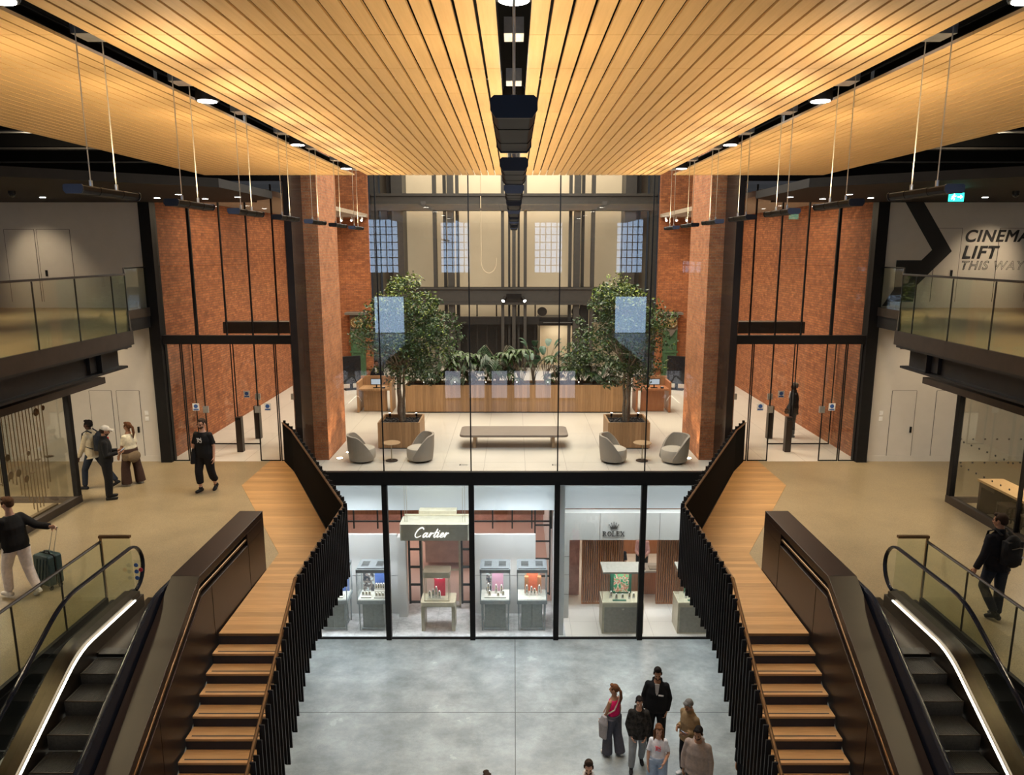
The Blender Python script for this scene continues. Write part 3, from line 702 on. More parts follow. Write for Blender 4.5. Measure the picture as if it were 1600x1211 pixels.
    if s < 0:
        sg = MB().b2(E(6.14, 11.05, .38), E(6.02, 11.054, .78)).build('safety_stickers', 'glass', es)
        for q in range(3): MB().disc(E(6.10, 11.04, .70 - q * .11), .035, .004, 'y', 14).build('sticker', 'sign_blue', sg)
        MB().disc(E(6.03, 11.04, .62), .035, .004, 'y', 14).build('sticker', 'red', sg)
    # ---------------------------------------------------------- glass balustrades
    gb = thing('glass_balustrade', 'glass balustrade with a bronze rail beside the escalator of %s' % near, 'balustrade', (s * 6.65, 5, L1), 0, 'mirrored lower glass balustrades')
    def gpan(par, a, b, z0, z1, m='glass_green'):
        d = (Vector(b) - Vector(a)).normalized(); q = Vector((-d.y, d.x)) * .006
        MB().prism([(p[0] + t * q.x, p[1] + t * q.y) for p, t in ((a, -1), (b, -1), (b, 1), (a, 1))], 'z', z0, z1).build('glass_panel', m, par)
    e_ = 11.06
    for k in range(9):
        gpan(gb, (0, e_ - 5 - 1.06 * k - .008), (0, e_ - 5 - 1.06 * (k + 1) + .008), .12, 1.06)
    for k in range(8): MB().b2((-.012, e_ - 5 - 1.06 * k - .007, -.1), (.012, e_ - 5 - 1.06 * k + .007, 1.06)).build('joint', 'steel_dark', gb)
    MB().tube([(0, e_ - 5, 1.09), (0, e_ - 5 - 9.5, 1.09)], .026, 6, (1, 0, 0), True, .02).build('rail', 'bronze', gb)
    gpan(gb, (0, e_ - 5 + .04), (-s * .46, e_ - 5 + .04), .0, 1.16)
    MB().b2((.02 * s, e_ - 5 - .01, 1.15), (-s * .48, e_ - 5 + .05, 1.19)).b2((s * .01, e_ - 5, -.3), (-s * .01, e_ - 5 + .04, 1.16)).build('end_cap', 'bronze_rail', gb)
    MB().b2((-.03, e_ - 5, -.6), (.03, e_ - 5 - 9.5, .125)).build('shoe', 'black', gb)
    ub = thing('glass_balustrade', 'upper gallery glass balustrade %s' % ('over the gold screen shop' if s < 0 else 'below the cinema lettering'), 'balustrade', (s * 7.13, 7, L2), 0, 'upper glass balustrades')
    e2 = 13.5 - 7; cut = [e2, e2 - .46, e2 - 1.55, e2 - 2.62, e2 - 3.7, e2 - 4.78, e2 - 5.86, e2 - 6.94, e2 - 8.0]
    for a, b in zip(cut, cut[1:]): gpan(ub, (0, a - .008), (0, b + .008), -.05, 1.04)
    for y in cut: MB().b2((-.01, y - .007, -.04), (.01, y + .007, 1.04)).build('joint', 'steel_dark', ub)
    MB().tube([(0, e2, 1.06), (0, cut[-1], 1.06)], .026, 6, (1, 0, 0), True, .02).build('rail', 'bronze', ub)
    for k in range(4): gpan(ub, (s * (2.42 * k / 4 + .01), e2 + 4.56 * k / 4 + .02), (s * 2.42 * (k + 1) / 4, e2 + 4.56 * (k + 1) / 4), -.05, 1.04)
    MB().tube([(0, e2, 1.06), (s * 2.42, e2 + 4.56, 1.06)], .02, 6, (1, 0, 0), True, .02).build('return_rail', 'bronze', ub)
    gpan(ub, (s * 2.43, e2 + 4.6), (s * 2.43, e2 + 5.7), -.05, 1.04)
    MB().tube([(s * 2.43, e2 + 4.58, 1.06), (s * 2.43, e2 + 5.75, 1.06)], .02, 6, (1, 0, 0), True, .02).build('link_rail', 'black', ub)

# ================================================================ PENDANTS AND LAMPS
def pendant(x, y, lb, grp):
    t = thing('pendant_light', lb, 'light', (x, y, 10.835), 0, grp)
    prof = [(-.060, .018), (-.050, .026), (.050, .026), (.060, .018), (.060, -.008), (.046, -.026), (-.046, -.026), (-.060, -.008)]
    MB().prism(prof, 'y', -.36, .36).build('housing', 'fixture', t, bevel=.004)
    for yy in (-.37, .36): MB().prism([(a * 1.08, b * 1.15) for a, b in prof], 'y', yy, yy + .012).build('end_frame', 'blue_reflect_end', t)
    for yy in (-.15, .14): MB().prism([(a * 1.04, b * 1.06) for a, b in prof], 'y', yy, yy + .01).build('clamp', 'fixture', t)
    for yy in (-.16, .16):
        w = MB().tube([(0, yy, .03), (0, yy, 1.04)], .0045, 6).build('wire', 'wire', t)
        MB().tube([(0, yy, .025), (0, yy, .07)], .012, 8).build('gland', 'chrome', w)
    MB().b2((-.022, -.07, .026), (.022, .07, .029)).build('lens', 'lamp', t)
    MB().b2((-.065, -.1, 1.0), (.065, .1, 1.10)).build('ceiling_plate', 'chrome', t)
    return t
EDGE = ['nearest the viewer', 'second', 'third', 'fourth', 'fifth', 'sixth', 'seventh', 'eighth']
pc = pendant(0, 2.47, 'navy black pendant bar on the centre line, nearest and largest in its row', 'centre row pendants')
pos = [(0, 2.5, '')]
light_jobs = [(0, 2.47)]
for k in range(1, 9):
    y = 2.47 + 1.36 * k
    dup(pc, (0, y, 10.835), 0, 'navy black pendant bar on the centre line, %s from the nearest' % ['', 'first', 'second', 'third', 'fourth', 'fifth', 'sixth', 'seventh', 'eighth'][k]); light_jobs.append((0, y))
for s in (-1, 1):
    for k in range(7):
        y = 5.19 + 1.36 * k
        o = dup(pc, (s * 2.82, y, 10.835), 0, 'black pendant bar hung from the %s slot, %s from the viewer' % ('suitcase side' if s < 0 else 'cinema sign side', ['nearest', 'second', 'third', 'fourth', 'fifth', 'sixth', 'seventh'][k]))
        o['group'] = 'pendants on the suitcase side' if s < 0 else 'pendants on the cinema sign side'; light_jobs.append((s * 2.82, y))
for x, y in light_jobs:
    light('uplight', 'SPOT', (x, y, 10.88), 24 if x else 34, (1, .80, .52), .03, spot=160, blend=1., target=(x, y, 13))
    if x: light('uplight', 'SPOT', (x, y, 10.88), 52, (1, .82, .58), .03, spot=82, blend=1., target=(x * .62, y, 11.8))
    if x: light('uplight', 'SPOT', (x, y, 10.88), 46, (1, .80, .52), .03, spot=120, blend=1., target=(x * 1.95, y, 11.8))

def downlight(x, y, z, lb, grp, m='lamp_white', r=.085):
    t = thing('downlight', lb, 'light', (x, y, z), 0, grp)
    MB().lathe([(r * .86, .0), (r, .0), (r * 1.05, .012), (r, .12), (r * .4, .16), (r * .3, .16)], (0, 0, 0), 20).build('can', 'black', t, smooth=True)
    MB().disc((0, 0, -.003), r * .84, .004).build('lens', m, t)
    return t
d0 = None
for x, w in ((-2.81, 'suitcase side'), (0, 'centre'), (2.81, 'cinema sign side')):
    for k, y in enumerate((4.30, 7.06, 9.9, 12.7)):
        lb = 'round downlight in the %s ceiling slot, %s from the viewer' % (w, ['nearest', 'second', 'third', 'fourth'][k])
        if d0 is None: d0 = downlight(x, y, 11.79, lb, 'slot downlights', r=.10)
        else: dup(d0, (x, y, 11.79), 0, lb)
sd = None
for s in (-1, 1):
    w = 'the suitcase side' if s < 0 else 'the cinema sign side'
    for k, (x, y) in enumerate(((8.35, 17.6), (7.35, 17.9), (7.35, 16.5), (10.9, 17.4), (11.6, 15.2), (6.35, 17.3), (12.6, 17.6))):
        lb = 'small soffit downlight on %s, %s' % (w, ['over the outer door post', 'over the sliding doors', 'midway to the cut corner', 'close to the white wall', 'over the upper gallery', 'at the soffit tip', 'washing the upper flush doors'][k])
        if sd is None: sd = downlight(s * x, y, 11.645, lb, 'soffit downlights', r=.075)
        else: dup(sd, (s * x, y, 11.645), 0, lb)
for s in (-1, 1):
    c = thing('security_camera', 'dark dome camera under the soffit %s' % ('above the upper flush door' if s < 0 else 'beside the cinema lettering'), 'camera', (s * 10.4, 15.6, 11.65), 0)
    MB().disc((0, 0, -.03), .07, .06).build('mount', 'black', c); MB().ell((0, 0, -.075), (.06, .06, .055)).build('dome', 'screen', c, smooth=True)
# exit sign hung from the soffit
ex_ = thing('exit_sign', 'green running man exit sign hung below the dark soffit', 'sign', (8.82, 15.0, 11.5), 0)
MB().b2((-.15, -.012, -.10), (.15, .012, .07)).build('box', 'exit_green', ex_, bevel=.004)
MB().b2((-.10, -.005, .07), (-.09, .005, .15)).b2((.09, -.005, .07), (.10, .005, .15)).build('hanger', 'chrome', ex_)
a = MB().prism([(.02, -.022), (.075, -.022), (.075, -.05), (.125, -.012), (.075, .026), (.075, 0), (.02, 0)], 'y', -.017, -.013)
a.disc((-.05, -.015, .035), .013, .004, 'y', 12)
a.tube([(-.055, -.015, .02), (-.062, -.015, -.02), (-.04, -.015, -.045), (-.052, -.015, -.075)], .008, 6); a.tube([(-.062, -.015, -.02), (-.085, -.015, -.045), (-.105, -.015, -.05)], .008, 6)
a.tube([(-.055, -.015, .012), (-.03, -.015, -.005), (-.012, -.015, .008)], .006, 6); a.tube([(-.057, -.015, .012), (-.085, -.015, .0), (-.095, -.015, -.02)], .006, 6)
a.build('symbol', 'exit_white', ex_)

# ================================================================ CINEMA WALL GRAPHICS
gz = SGY - .006
ch = MB()
tipx = (1487 - 803) * .01712; 
def wx(px): return (px - 803) * .01664
def wz(py): return EYE + (390 - py) * .0165
pts = [(1406, 300), (1432, 312), (1487, 392), (1441, 445), (1434, 456), (1432, 510), (1404, 510), (1404, 470), (1402, 425), (1442, 405), (1456, 391), (1400, 312)]
pts = [(1398, 310), (1432, 310), (1487, 392), (1436, 444), (1434, 485), (1386, 485), (1400, 458), (1402, 406), (1441, 406), (1456, 390), (1404, 312)]
pts = [(1396, 300), (1431, 310), (1487, 392), (1437, 446), (1434, 478), (1386, 478), (1402, 452), (1402, 406), (1441, 406), (1456, 390)]
o = ch.prism([(wx(a), wz(b)) for a, b in pts], 'y', gz - .004, gz).build('wall_arrow', 'ink'); tag(o, 'huge black chevron arrow painted on the white upper wall', 'wall graphic')
t = thing('wall_lettering', 'black slanted cinema lift lettering on the white upper wall', 'lettering', (wx(1504), gz, wz(377)), 0)
text_mesh('word', 'CINEMA', .42, 'ink', (0, 0, 0), t, .22, .011, 0, .003, 1.12)
text_mesh('word', 'LIFT', .45, 'ink', (-.02, 0, -.43), t, .22, .012, 0, .003, 1.12)
o = text_mesh('outlined_word', 'THIS WAY', .32, 'ink', (-.03, 0, -.72), t, .22, .0, .006, 0, 1.14); o['label'] = 'outlined hollow letters'
# ================================================================ LIFT LOBBY
def leaf_cloud(mb, c, r, n, size, rnd, shape=1.0):
    for _ in range(n):
        while True:
            p = Vector((rnd.uniform(-1, 1), rnd.uniform(-1, 1), rnd.uniform(-1, 1)))
            if .2 < p.length < 1: break
        p = Vector((p.x * r[0], p.y * r[1], p.z * r[2])) + Vector(c)
        d = Vector((rnd.gauss(0, 1), rnd.gauss(0, 1), rnd.gauss(-.5, .7))).normalized()
        u = d.cross(Vector((rnd.gauss(0, 1), rnd.gauss(0, 1), rnd.gauss(0, 1)))).normalized()
        L = size * rnd.uniform(.7, 1.3); w = L * .24
        up = u.cross(d) * L * .06
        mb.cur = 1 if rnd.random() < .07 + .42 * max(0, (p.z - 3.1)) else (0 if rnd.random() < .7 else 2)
        mb.add([p, p + d * L * .5 + u * w - up, p + d * L, p + d * L * .5 - u * w - up], [(0, 1, 2, 3)])
    mb.cur = 0
def tree(s, lb):
    rnd = random.Random(11 if s < 0 else 23)
    bx = s * 3.34
    t = thing('ficus_tree', lb, 'tree', (bx, 21.15, L1 + .70), 0, 'ficus trees in square planters')
    tr = MB(); fol = MB(); br = MB()
    ctr = Vector((-s * .26, 0, 0))
    tips = []
    for k in range(3):
        a = k * 2.1 + .5
        b0 = Vector((.07 * math.cos(a), .07 * math.sin(a), 0)); hgt = rnd.uniform(1.35, 1.7)
        pts = [b0 + Vector((.02 * math.sin(3 * i + k), .02 * math.cos(2 * i), 0)) + Vector((b0.x * .6, b0.y * .6, hgt)) * (i / 5) for i in range(6)]
        tr.tube(pts, [.052 - .004 * i for i in range(6)], 8)
        for j in range(7):
            aa = rnd.uniform(0, 6.28); el = rnd.uniform(.5, 1.3); L = rnd.uniform(.9, 1.9)
            d = Vector((math.cos(aa) * math.cos(el), math.sin(aa) * math.cos(el), math.sin(el)))
            m1 = pts[-1] + d * L * .5 + Vector((0, 0, .06)); e = pts[-1] + d * L
            br.tube([pts[-1], m1, e], [.028, .017, .007], 6); tips.append(e)
            for q in range(3):
                e2 = m1 + Vector((rnd.uniform(-.5, .5), rnd.uniform(-.5, .5), rnd.uniform(0, .5))); br.tube([m1, e2], [.011, .004], 5); tips.append(e2)
    # crown: clusters over a broad dome, ragged edge, open hanging skirt
    dens = 84
    cl = []
    for k in range(96):
        while True:
            p = Vector((rnd.uniform(-1, 1), rnd.uniform(-1, 1), rnd.uniform(-1, 1)))
            if .30 < p.length < 1: break
        z = 2.62 + p.z * 1.62
        wdt = 1.5 if p.z < .2 else 1.5 * (1 - (p.z - .2) * .62)
        if p.z < -.4: wdt *= 1.05
        cl.append((Vector((p.x * wdt + ctr.x + (.0 if z > 3.2 else s * -.0), p.y * 1.1, z)), rnd.uniform(.14, .40)))
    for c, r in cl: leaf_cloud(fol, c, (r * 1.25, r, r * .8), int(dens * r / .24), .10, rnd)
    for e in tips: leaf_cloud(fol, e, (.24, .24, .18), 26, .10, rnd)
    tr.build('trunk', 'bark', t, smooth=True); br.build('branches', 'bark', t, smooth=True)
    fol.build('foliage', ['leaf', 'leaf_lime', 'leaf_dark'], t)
    return t
for s, lb, tb in ((-1, 'square timber planter box in front of the bench end beside the round disc stool', 'x'), (1, 'square', 'x')):
    nm = 'on the desk attendant side' if s < 0 else 'on the empty desk side'
    p = thing('planter_box', 'square timber planter box holding a ficus, %s' % nm, 'planter', (s * 3.34, 21.15, L1), 0, 'square timber planters')
    h, w, dz = .78, .61, .58
    b = MB()
    b.b2((-w, -dz, .03), (w, -dz + .05, h)); b.b2((-w, dz - .05, .03), (w, dz, h)); b.b2((-w, -dz + .05, .03), (-w + .05, dz - .05, h)); b.b2((w - .05, -dz + .05, .03), (w, dz - .05, h))
    b.build('box', 'planter_oak', p)
    MB().b2((-w + .03, -dz + .03, 0), (w - .03, dz - .03, .04)).build('plinth', 'black', p)
    so = MB().b2((-w + .05, -dz + .05, h - .14), (w - .05, dz - .05, h - .10))
    rr = random.Random(3)
    for _ in range(150): so.ell((rr.uniform(-.52, .52), rr.uniform(-.5, .5), h - .09), (rr.uniform(.02, .045), rr.uniform(.02, .04), .025), None, 6, 4)
    so.build('soil', 'soil', p)
    for q in (-.4, .4):
        c = MB().tube([(q, .32, h - .1), (q, .32, h + .02)], .012, 6).tube([(q, .34, h + .0), (q, .28, h + .10)], .032, 10).build('spotlight', 'black', p, smooth=True)
        MB().disc((q, .278, h + .103), .026, .006).build('lens', 'lamp_white', c)
    tree(s, 'leafy ficus tree with three stems in the planter %s' % nm)
# bench
b = thing('bench', 'long low grey wood bench with rounded corners in the lobby', 'bench', (0.0, 21.05, L1))
def rrect(w, d, r, n=6):
    out = []
    for cx, cy, a0 in ((w - r, d - r, 0), (-w + r, d - r, 90), (-w + r, -d + r, 180), (w - r, -d + r, 270)):
        for i in range(n + 1): a = R(a0 + 90 * i / n); out.append((cx + r * math.cos(a), cy + r * math.sin(a)))
    return out
MB().prism(rrect(1.58, .56, .16), 'z', .36, .43).build('top', 'bench_wood', b, bevel=.012)
for q in (-1, 1): MB().b2((q * 1.15 - .045, -.4, 0), (q * 1.15 + .045, .4, .36)).build('leg', 'table_oak', b, bevel=.01)
MB().b2((-1.1, -.04, .30), (1.1, .04, .36)).build('rail', 'steel_dark', b)
# tub chairs
def tub_chair():
    t = thing('tub_chair', '', 'chair', (0, 0, 0), 0, 'taupe tub chairs in the lobby')
    MB().lathe([(.26, .0), (.27, .03), (.25, .035)], (0, 0, 0), 28).build('base', 'black', t)
    MB().lathe([(.22, .03), (.30, .05), (.335, .12), (.34, .30), (.32, .37), (.25, .405), (.1, .41)], (0, .03, 0), 32).build('seat', 'boucle', t, smooth=True)
    # wrapped shell, high behind and swept down towards the front
    n = 40; vs = []; rows = 7
    for i in range(n + 1):
        a = R(-128 + 256 * i / n)                        # 0 = behind
        k = abs(-128 + 256 * i / n) / 128
        top = .76 - .04 * k if k < .45 else .742 - (k - .45) ** 1.5 * 1.42
        top = max(top, .17)
        for th, fl in ((.345, 0), (.405, 1)):
            for j in range(rows):
                q = j / (rows - 1); z = .06 + (top - .06) * q
                r = th * (.90 + .10 * min(1, q * 2.2)) + (.035 * (z - .4) if z > .4 else 0)
                vs.append((r * math.sin(a), -r * math.cos(a) + .02, z))
    m = 2 * rows; fs = []
    for i in range(n):
        for j in range(rows - 1):
            fs.append((i * m + j, (i + 1) * m + j, (i + 1) * m + j + 1, i * m + j + 1))
            fs.append((i * m + rows + j, i * m + rows + j + 1, (i + 1) * m + rows + j + 1, (i + 1) * m + rows + j))
        fs.append((i * m + rows - 1, (i + 1) * m + rows - 1, (i + 1) * m + m - 1, i * m + m - 1)); fs.append((i * m, i * m + rows, (i + 1) * m + rows, (i + 1) * m))
    for i in (0, n):
        for j in range(rows - 1): fs.append((i * m + j, i * m + j + 1, i * m + rows + j + 1, i * m + rows + j))
    MB().add(vs, fs).build('backrest', 'taupe', t, smooth=True)
    return t
c0 = tub_chair()
for i, (x, y, rz, lb) in enumerate(((-4.17, 19.35, -72, 'taupe tub chair next to the brick pier, before the attendant desk'), (-2.58, 19.4, 108, 'taupe tub chair between the disc side table and the bench'),
                     (2.72, 19.3, -102, 'taupe tub chair beside the slim stem side table, towards the bench'), (4.38, 19.25, 112, 'taupe tub chair next to the brick pier, before the empty desk'))):
    o = c0 if i == 0 else dup(c0); o.location = (x, y, L1); o.rotation_euler = (0, 0, R(rz)); o['label'] = lb
def side_table(x, y, lb):
    t = thing('side_table', lb, 'table', (x, y, L1), 0, 'disc side tables')
    MB().lathe([(.165, 0), (.165, .015), (.05, .022)], n=28).build('base', 'bronze', t)
    MB().lathe([(.014, .015), (.014, .50)], n=10).build('stem', 'champagne', t)
    MB().lathe([(.24, .50), (.25, .508), (.25, .516), (.24, .524)], n=32).build('top', 'table_oak', t)
side_table(-3.36, 19.35, 'small disc side table in front of the planter, attendant side')
side_table(3.52, 19.35, 'small disc side table in front of the planter, empty desk side')
# long planter with plants
lp = thing('long_planter', 'long timber planter wall in front of the lifts', 'planter', (0.1, 25.85, L1))
MB().b2((-3.95, -.5, .04), (3.95, -.44, 1.0)).b2((-3.95, .44, .04), (3.95, .5, 1.0)).b2((-3.95, -.44, .04), (-3.89, .44, 1.0)).b2((3.89, -.44, .04), (3.95, .44, 1.0)).build('box', 'planter_oak', lp)
MB().b2((-3.9, -.46, 0), (3.9, .46, .05)).build('plinth', 'black', lp)
MB().b2((-3.9, -.45, .84), (3.9, .45, .9)).build('soil', 'soil', lp)
for k in range(7):
    c = MB().tube([(-3.3 + 1.1 * k, -.3, .9), (-3.3 + 1.1 * k, -.32, 1.08)], .018, 8).build('spotlight', 'champagne', lp)
    MB().disc((-3.3 + 1.1 * k, -.32, 1.082), .016, .006).build('lens', 'lamp_white', c)
def big_leaf(mb, p, d, L, w, droop, rnd):
    d = d.normalized(); side = d.cross(Vector((0, 0, 1))); side = side.normalized() if side.length > .01 else Vector((1, 0, 0))
    vs = []; n = 5
    for i in range(n + 1):
        t = i / n; c = p + d * (L * t) + Vector((0, 0, -droop * t * t * L))
        ww = w * math.sin(math.pi * min(.97, .12 + .85 * t)) * .5
        vs += [c + side * ww + Vector((0, 0, .15 * ww)), c, c - side * ww + Vector((0, 0, .15 * ww))]
    fs = []
    for i in range(n): fs += [(3 * i, 3 * i + 1, 3 * i + 4, 3 * i + 3), (3 * i + 1, 3 * i + 2, 3 * i + 5, 3 * i + 4)]
    mb.add(vs, fs)
def plant(kind, seed):
    rnd = random.Random(seed)
    names = {'palm': ('parlour_palm', 'palm'), 'fig': ('umbrella_plant', 'plant'), 'paddle': ('bird_of_paradise', 'plant')}[kind]
    t = thing(names[0], '', names[1], (0, 0, 0), 0, 'plants in the long timber planter')
    stem = MB(); lf = MB()
    if kind == 'paddle':
        for k in range(9):
            a = rnd.uniform(0, 6.28); h = rnd.uniform(.5, 1.35); tip = Vector((math.cos(a) * .3, math.sin(a) * .2, h))
            stem.tube([(0, 0, 0), (tip.x * .4, tip.y * .4, h * .6), tip], [.018, .012, .007], 6)
            big_leaf(lf, tip, Vector((math.cos(a) * .5, math.sin(a) * .5, .8)), .5, .22, .45, rnd)
    elif kind == 'palm':
        for k in range(15):
            a = rnd.uniform(0, 6.28); h = rnd.uniform(.35, 1.0); tip = Vector((math.cos(a) * .45, math.sin(a) * .3, h))
            pts = [Vector((0, 0, 0)), Vector((tip.x * .35, tip.y * .35, h * .75)), tip, tip + Vector((math.cos(a) * .18, math.sin(a) * .12, -.1))]
            stem.tube(pts, [.012, .009, .006, .003], 5)
            for j in range(12):
                q = pts[1].lerp(pts[2], j / 8) if j < 9 else pts[2].lerp(pts[3], (j - 8) / 3)
                for sg in (-1, 1):
                    big_leaf(lf, q, Vector((math.cos(a + sg * 1.1), math.sin(a + sg * 1.1), .15)), .26, .035, .8, rnd)
    else:
        for k in range(11):
            a = rnd.uniform(0, 6.28); h = rnd.uniform(.25, 1.0); tip = Vector((math.cos(a) * .34, math.sin(a) * .26, h))
            stem.tube([(0, 0, 0), (tip.x * .5, tip.y * .5, h * .6), tip], [.014, .01, .006], 5)
            for j in range(8):
                b = j * math.pi / 4 + rnd.uniform(-.2, .2)
                big_leaf(lf, tip, Vector((math.cos(b), math.sin(b), .2)), rnd.uniform(.2, .32), .10, .7, rnd)
    stem.build('stem', 'bark', t, smooth=True); lf.build('foliage', {'palm': 'leaf_dark', 'fig': 'leaf', 'paddle': 'leaf_blue'}[kind], t)
    return t
proto = {}
seq = ['fig', 'fig', 'palm', 'fig', 'palm', 'fig', 'fig', 'palm', 'fig', 'fig', 'paddle', 'paddle', 'fig', 'palm', 'fig', 'fig', 'palm', 'fig']
rnd = random.Random(5)
ords = ['first', 'second', 'third', 'fourth', 'fifth', 'sixth', 'seventh', 'eighth', 'ninth', 'tenth', 'eleventh', 'twelfth', 'thirteenth', 'fourteenth', 'fifteenth', 'sixteenth', 'seventeenth', 'eighteenth']
dsc = {'fig': 'broad leaved umbrella plant', 'palm': 'feathery parlour palm', 'paddle': 'paddle leaved bird of paradise'}
for i, k in enumerate(seq):
    v = (k, i % 2)
    o = dup(proto[v]) if v in proto else plant(k, 40 + i); proto.setdefault(v, o)
    o.location = (-3.6 + .43 * i, 25.85 + rnd.uniform(-.15, .2), L1 + .89); o.rotation_euler = (0, 0, rnd.uniform(0, 6)); q = rnd.uniform(1.0, 1.35); o.scale = (q, q, q * rnd.uniform(.95, 1.15))
    o['label'] = dsc[k] + ' in the long planter, %s along it from the attendant desk' % ords[i]
# reception desks and dark screens, both ends of the planter
for s in (-1, 1):
    w = 'with the attendant behind' if s < 0 else 'standing empty'
    d = thing('reception_desk', 'curved sided timber reception desk %s' % w, 'desk', (s * 4.95, 25.6, L1), 0, 'lobby reception desks')
    b = MB().b2((-.42, -.05, .02), (.42, .0, .82)).b2((-.62, -.25, .02), (-.55, .6, 1.1)).b2((.55, -.25, .02), (.62, .6, 1.1)).b2((-.55, -.22, .80), (.55, .6, .86)); b.build('carcass', 'red_wood' if s > 0 else 'planter_oak', d, bevel=.006)
    MB().b2((-.62, .56, .86), (.62, .62, 1.2)).build('upstand', 'planter_oak', d)
    m = thing('desk_monitor', 'small lit monitor on the desk %s' % w, 'monitor', (s * 4.95 + .05, 25.55, L1 + .862))
    MB().b2((-.12, -.02, .0), (.12, .1, .015)).b2((-.02, .03, .01), (.02, .06, .2)).build('stand', 'black', m)
    MB().b2((-.2, .0, .12), (.2, .03, .34)).build('casing', 'black', m); MB().b2((-.18, -.004, .14), (.18, .0, .32)).build('screen', 'screen_on', m)
    k = thing('card_reader', 'small black card reader on the desk %s' % w, 'card reader', (s * 4.95 + .32, 25.5, L1 + .862))
    MB().b2((-.05, -.06, 0), (.05, .06, .05)).build('body', 'black', k, bevel=.008); MB().b2((-.035, -.01, .05), (.035, .04, .053)).build('display', 'screen_on', k)
    v = thing('display_screen', 'tall dark slab screen standing before the end wall, by the desk %s' % w, 'screen', (s * 6.75, 29.8, L1), R(-s * 25))
    MB().b2((-.42, -.05, .25), (.42, .05, 1.4)).build('casing', 'black', v, bevel=.02); MB().b2((-.38, -.056, .3), (.38, -.05, 1.35)).build('panel', 'screen', v)
    MB().b2((-.3, -.2, 0), (.3, .2, .03)).b2((-.06, -.03, .03), (.06, .03, .4)).build('stand', 'black', v)
    # cast iron hopper with rosette on the end wall
    h = thing('iron_downpipe', 'green cast iron panel with brass rosette and cap, by the desk %s' % w, 'ornament', (s * 7.05, 32.79, L1), 0, 'green iron rosette panels')
    h.scale = (1, 1, .88)
    MB().b2((-.30, -.12, 0), (.30, .2, 2.45)).b2((-.26, -.16, .1), (-.20, -.12, 2.4)).b2((.20, -.16, .1), (.26, -.12, 2.4)).b2((-.34, -.18, 1.3), (.34, -.1, 1.38)).build('panel', 'green_metal', h)
    MB().b2((-.30, -.12, 2.45), (.30, .2, 3.25)).prism([(-.22, 2.5), (.22, 2.5), (.0, 2.1)], 'y', -.2, -.12).build('hopper', 'stone_cap', h)
    MB().b2((-.48, -.35, 3.25), (.48, .2, 3.36)).build('cap', 'stone_cap', h)
    ro = MB().lathe([(.30, 0), (.30, .05), (.24, .10), (.20, .07), (.12, .09), (.10, .16), (.0001, .18)], n=26)
    ro.v = [(x, -.13 - z, y + 2.85) for x, y, z in ro.v]
    for k in range(14): a = k * 2 * math.pi / 14; ro.ell((.225 * math.cos(a), -.22, 2.85 + .225 * math.sin(a)), (.04, .03, .04), None, 8, 5)
    ro.build('rosette', 'brass', h, smooth=True)
    # floor uplights round the brick pier
    for q, (x, y) in enumerate(((4.72, 20.2), (4.72, 21.3), (5.52, 18.95), (4.85, 19.6))):
        u = thing('floor_uplight', 'floor uplight %s of the brick pier, %s desk side' % (['beside the inner face', 'at the back corner', 'in front', 'near the front corner'][q], 'attendant' if s < 0 else 'empty'), 'light', (s * x, y, L1), 0, 'floor uplights')
        MB().lathe([(.11, 0), (.11, .006), (.085, .007), (.085, .002)], n=22).build('rim', 'chrome', u)
        MB().disc((0, 0, .004), .083, .003).build('lens', 'lamp' if q != 2 else 'screen', u)
    for q in range(6):
        x = s * (6.35 + .42 * q); y = 32.0 - q * .05
        tk = thing('track_spotlight', 'white track spotlight, %s from the lift shaft, %s desk side' % (['first', 'second', 'third', 'fourth', 'fifth', 'sixth'][q], 'attendant' if s < 0 else 'empty'), 'light', (x, 31.2, 11.85), 0, 'track spotlights')
        MB().tube([(0, 0, 0), (0, 0, -.14)], .014, 6).build('arm', 'white', tk)
        MB().tube([(0, .07, -.10), (0, -.07, -.20)], .045, 12).build('head', 'white', tk, smooth=True); MB().tube([(0, -.07, -.20), (0, -.074, -.2025)], .036, 12).build('lens', 'lamp_white', tk)
    tr_ = tag(MB().b2((s * 6.2, 31.17, 11.82), (s * 9.2, 31.23, 11.85)).build('lighting_track', 'white'), 'white ceiling track carrying the spotlights, by the desk %s' % w, 'track')
    for q, (x, y) in enumerate(((7.85, 20.3), (7.85, 21.8))):
        bo = thing('access_bollard', 'dark square bollard %s in the %s' % ('before the inner doors' if q == 0 else 'behind the inner doors', 'bollard lobby' if s < 0 else 'guard lobby'), 'bollard', (s * x, y, L1), 0, 'dark bollards by the lobby doors')
        MB().b2((-.085, -.085, 0), (.085, .085, 1.02)).build('post', 'bronze', bo, bevel=.004); MB().b2((-.06, -.088, .93), (.06, -.084, 1.0)).build('reader', 'screen', bo)
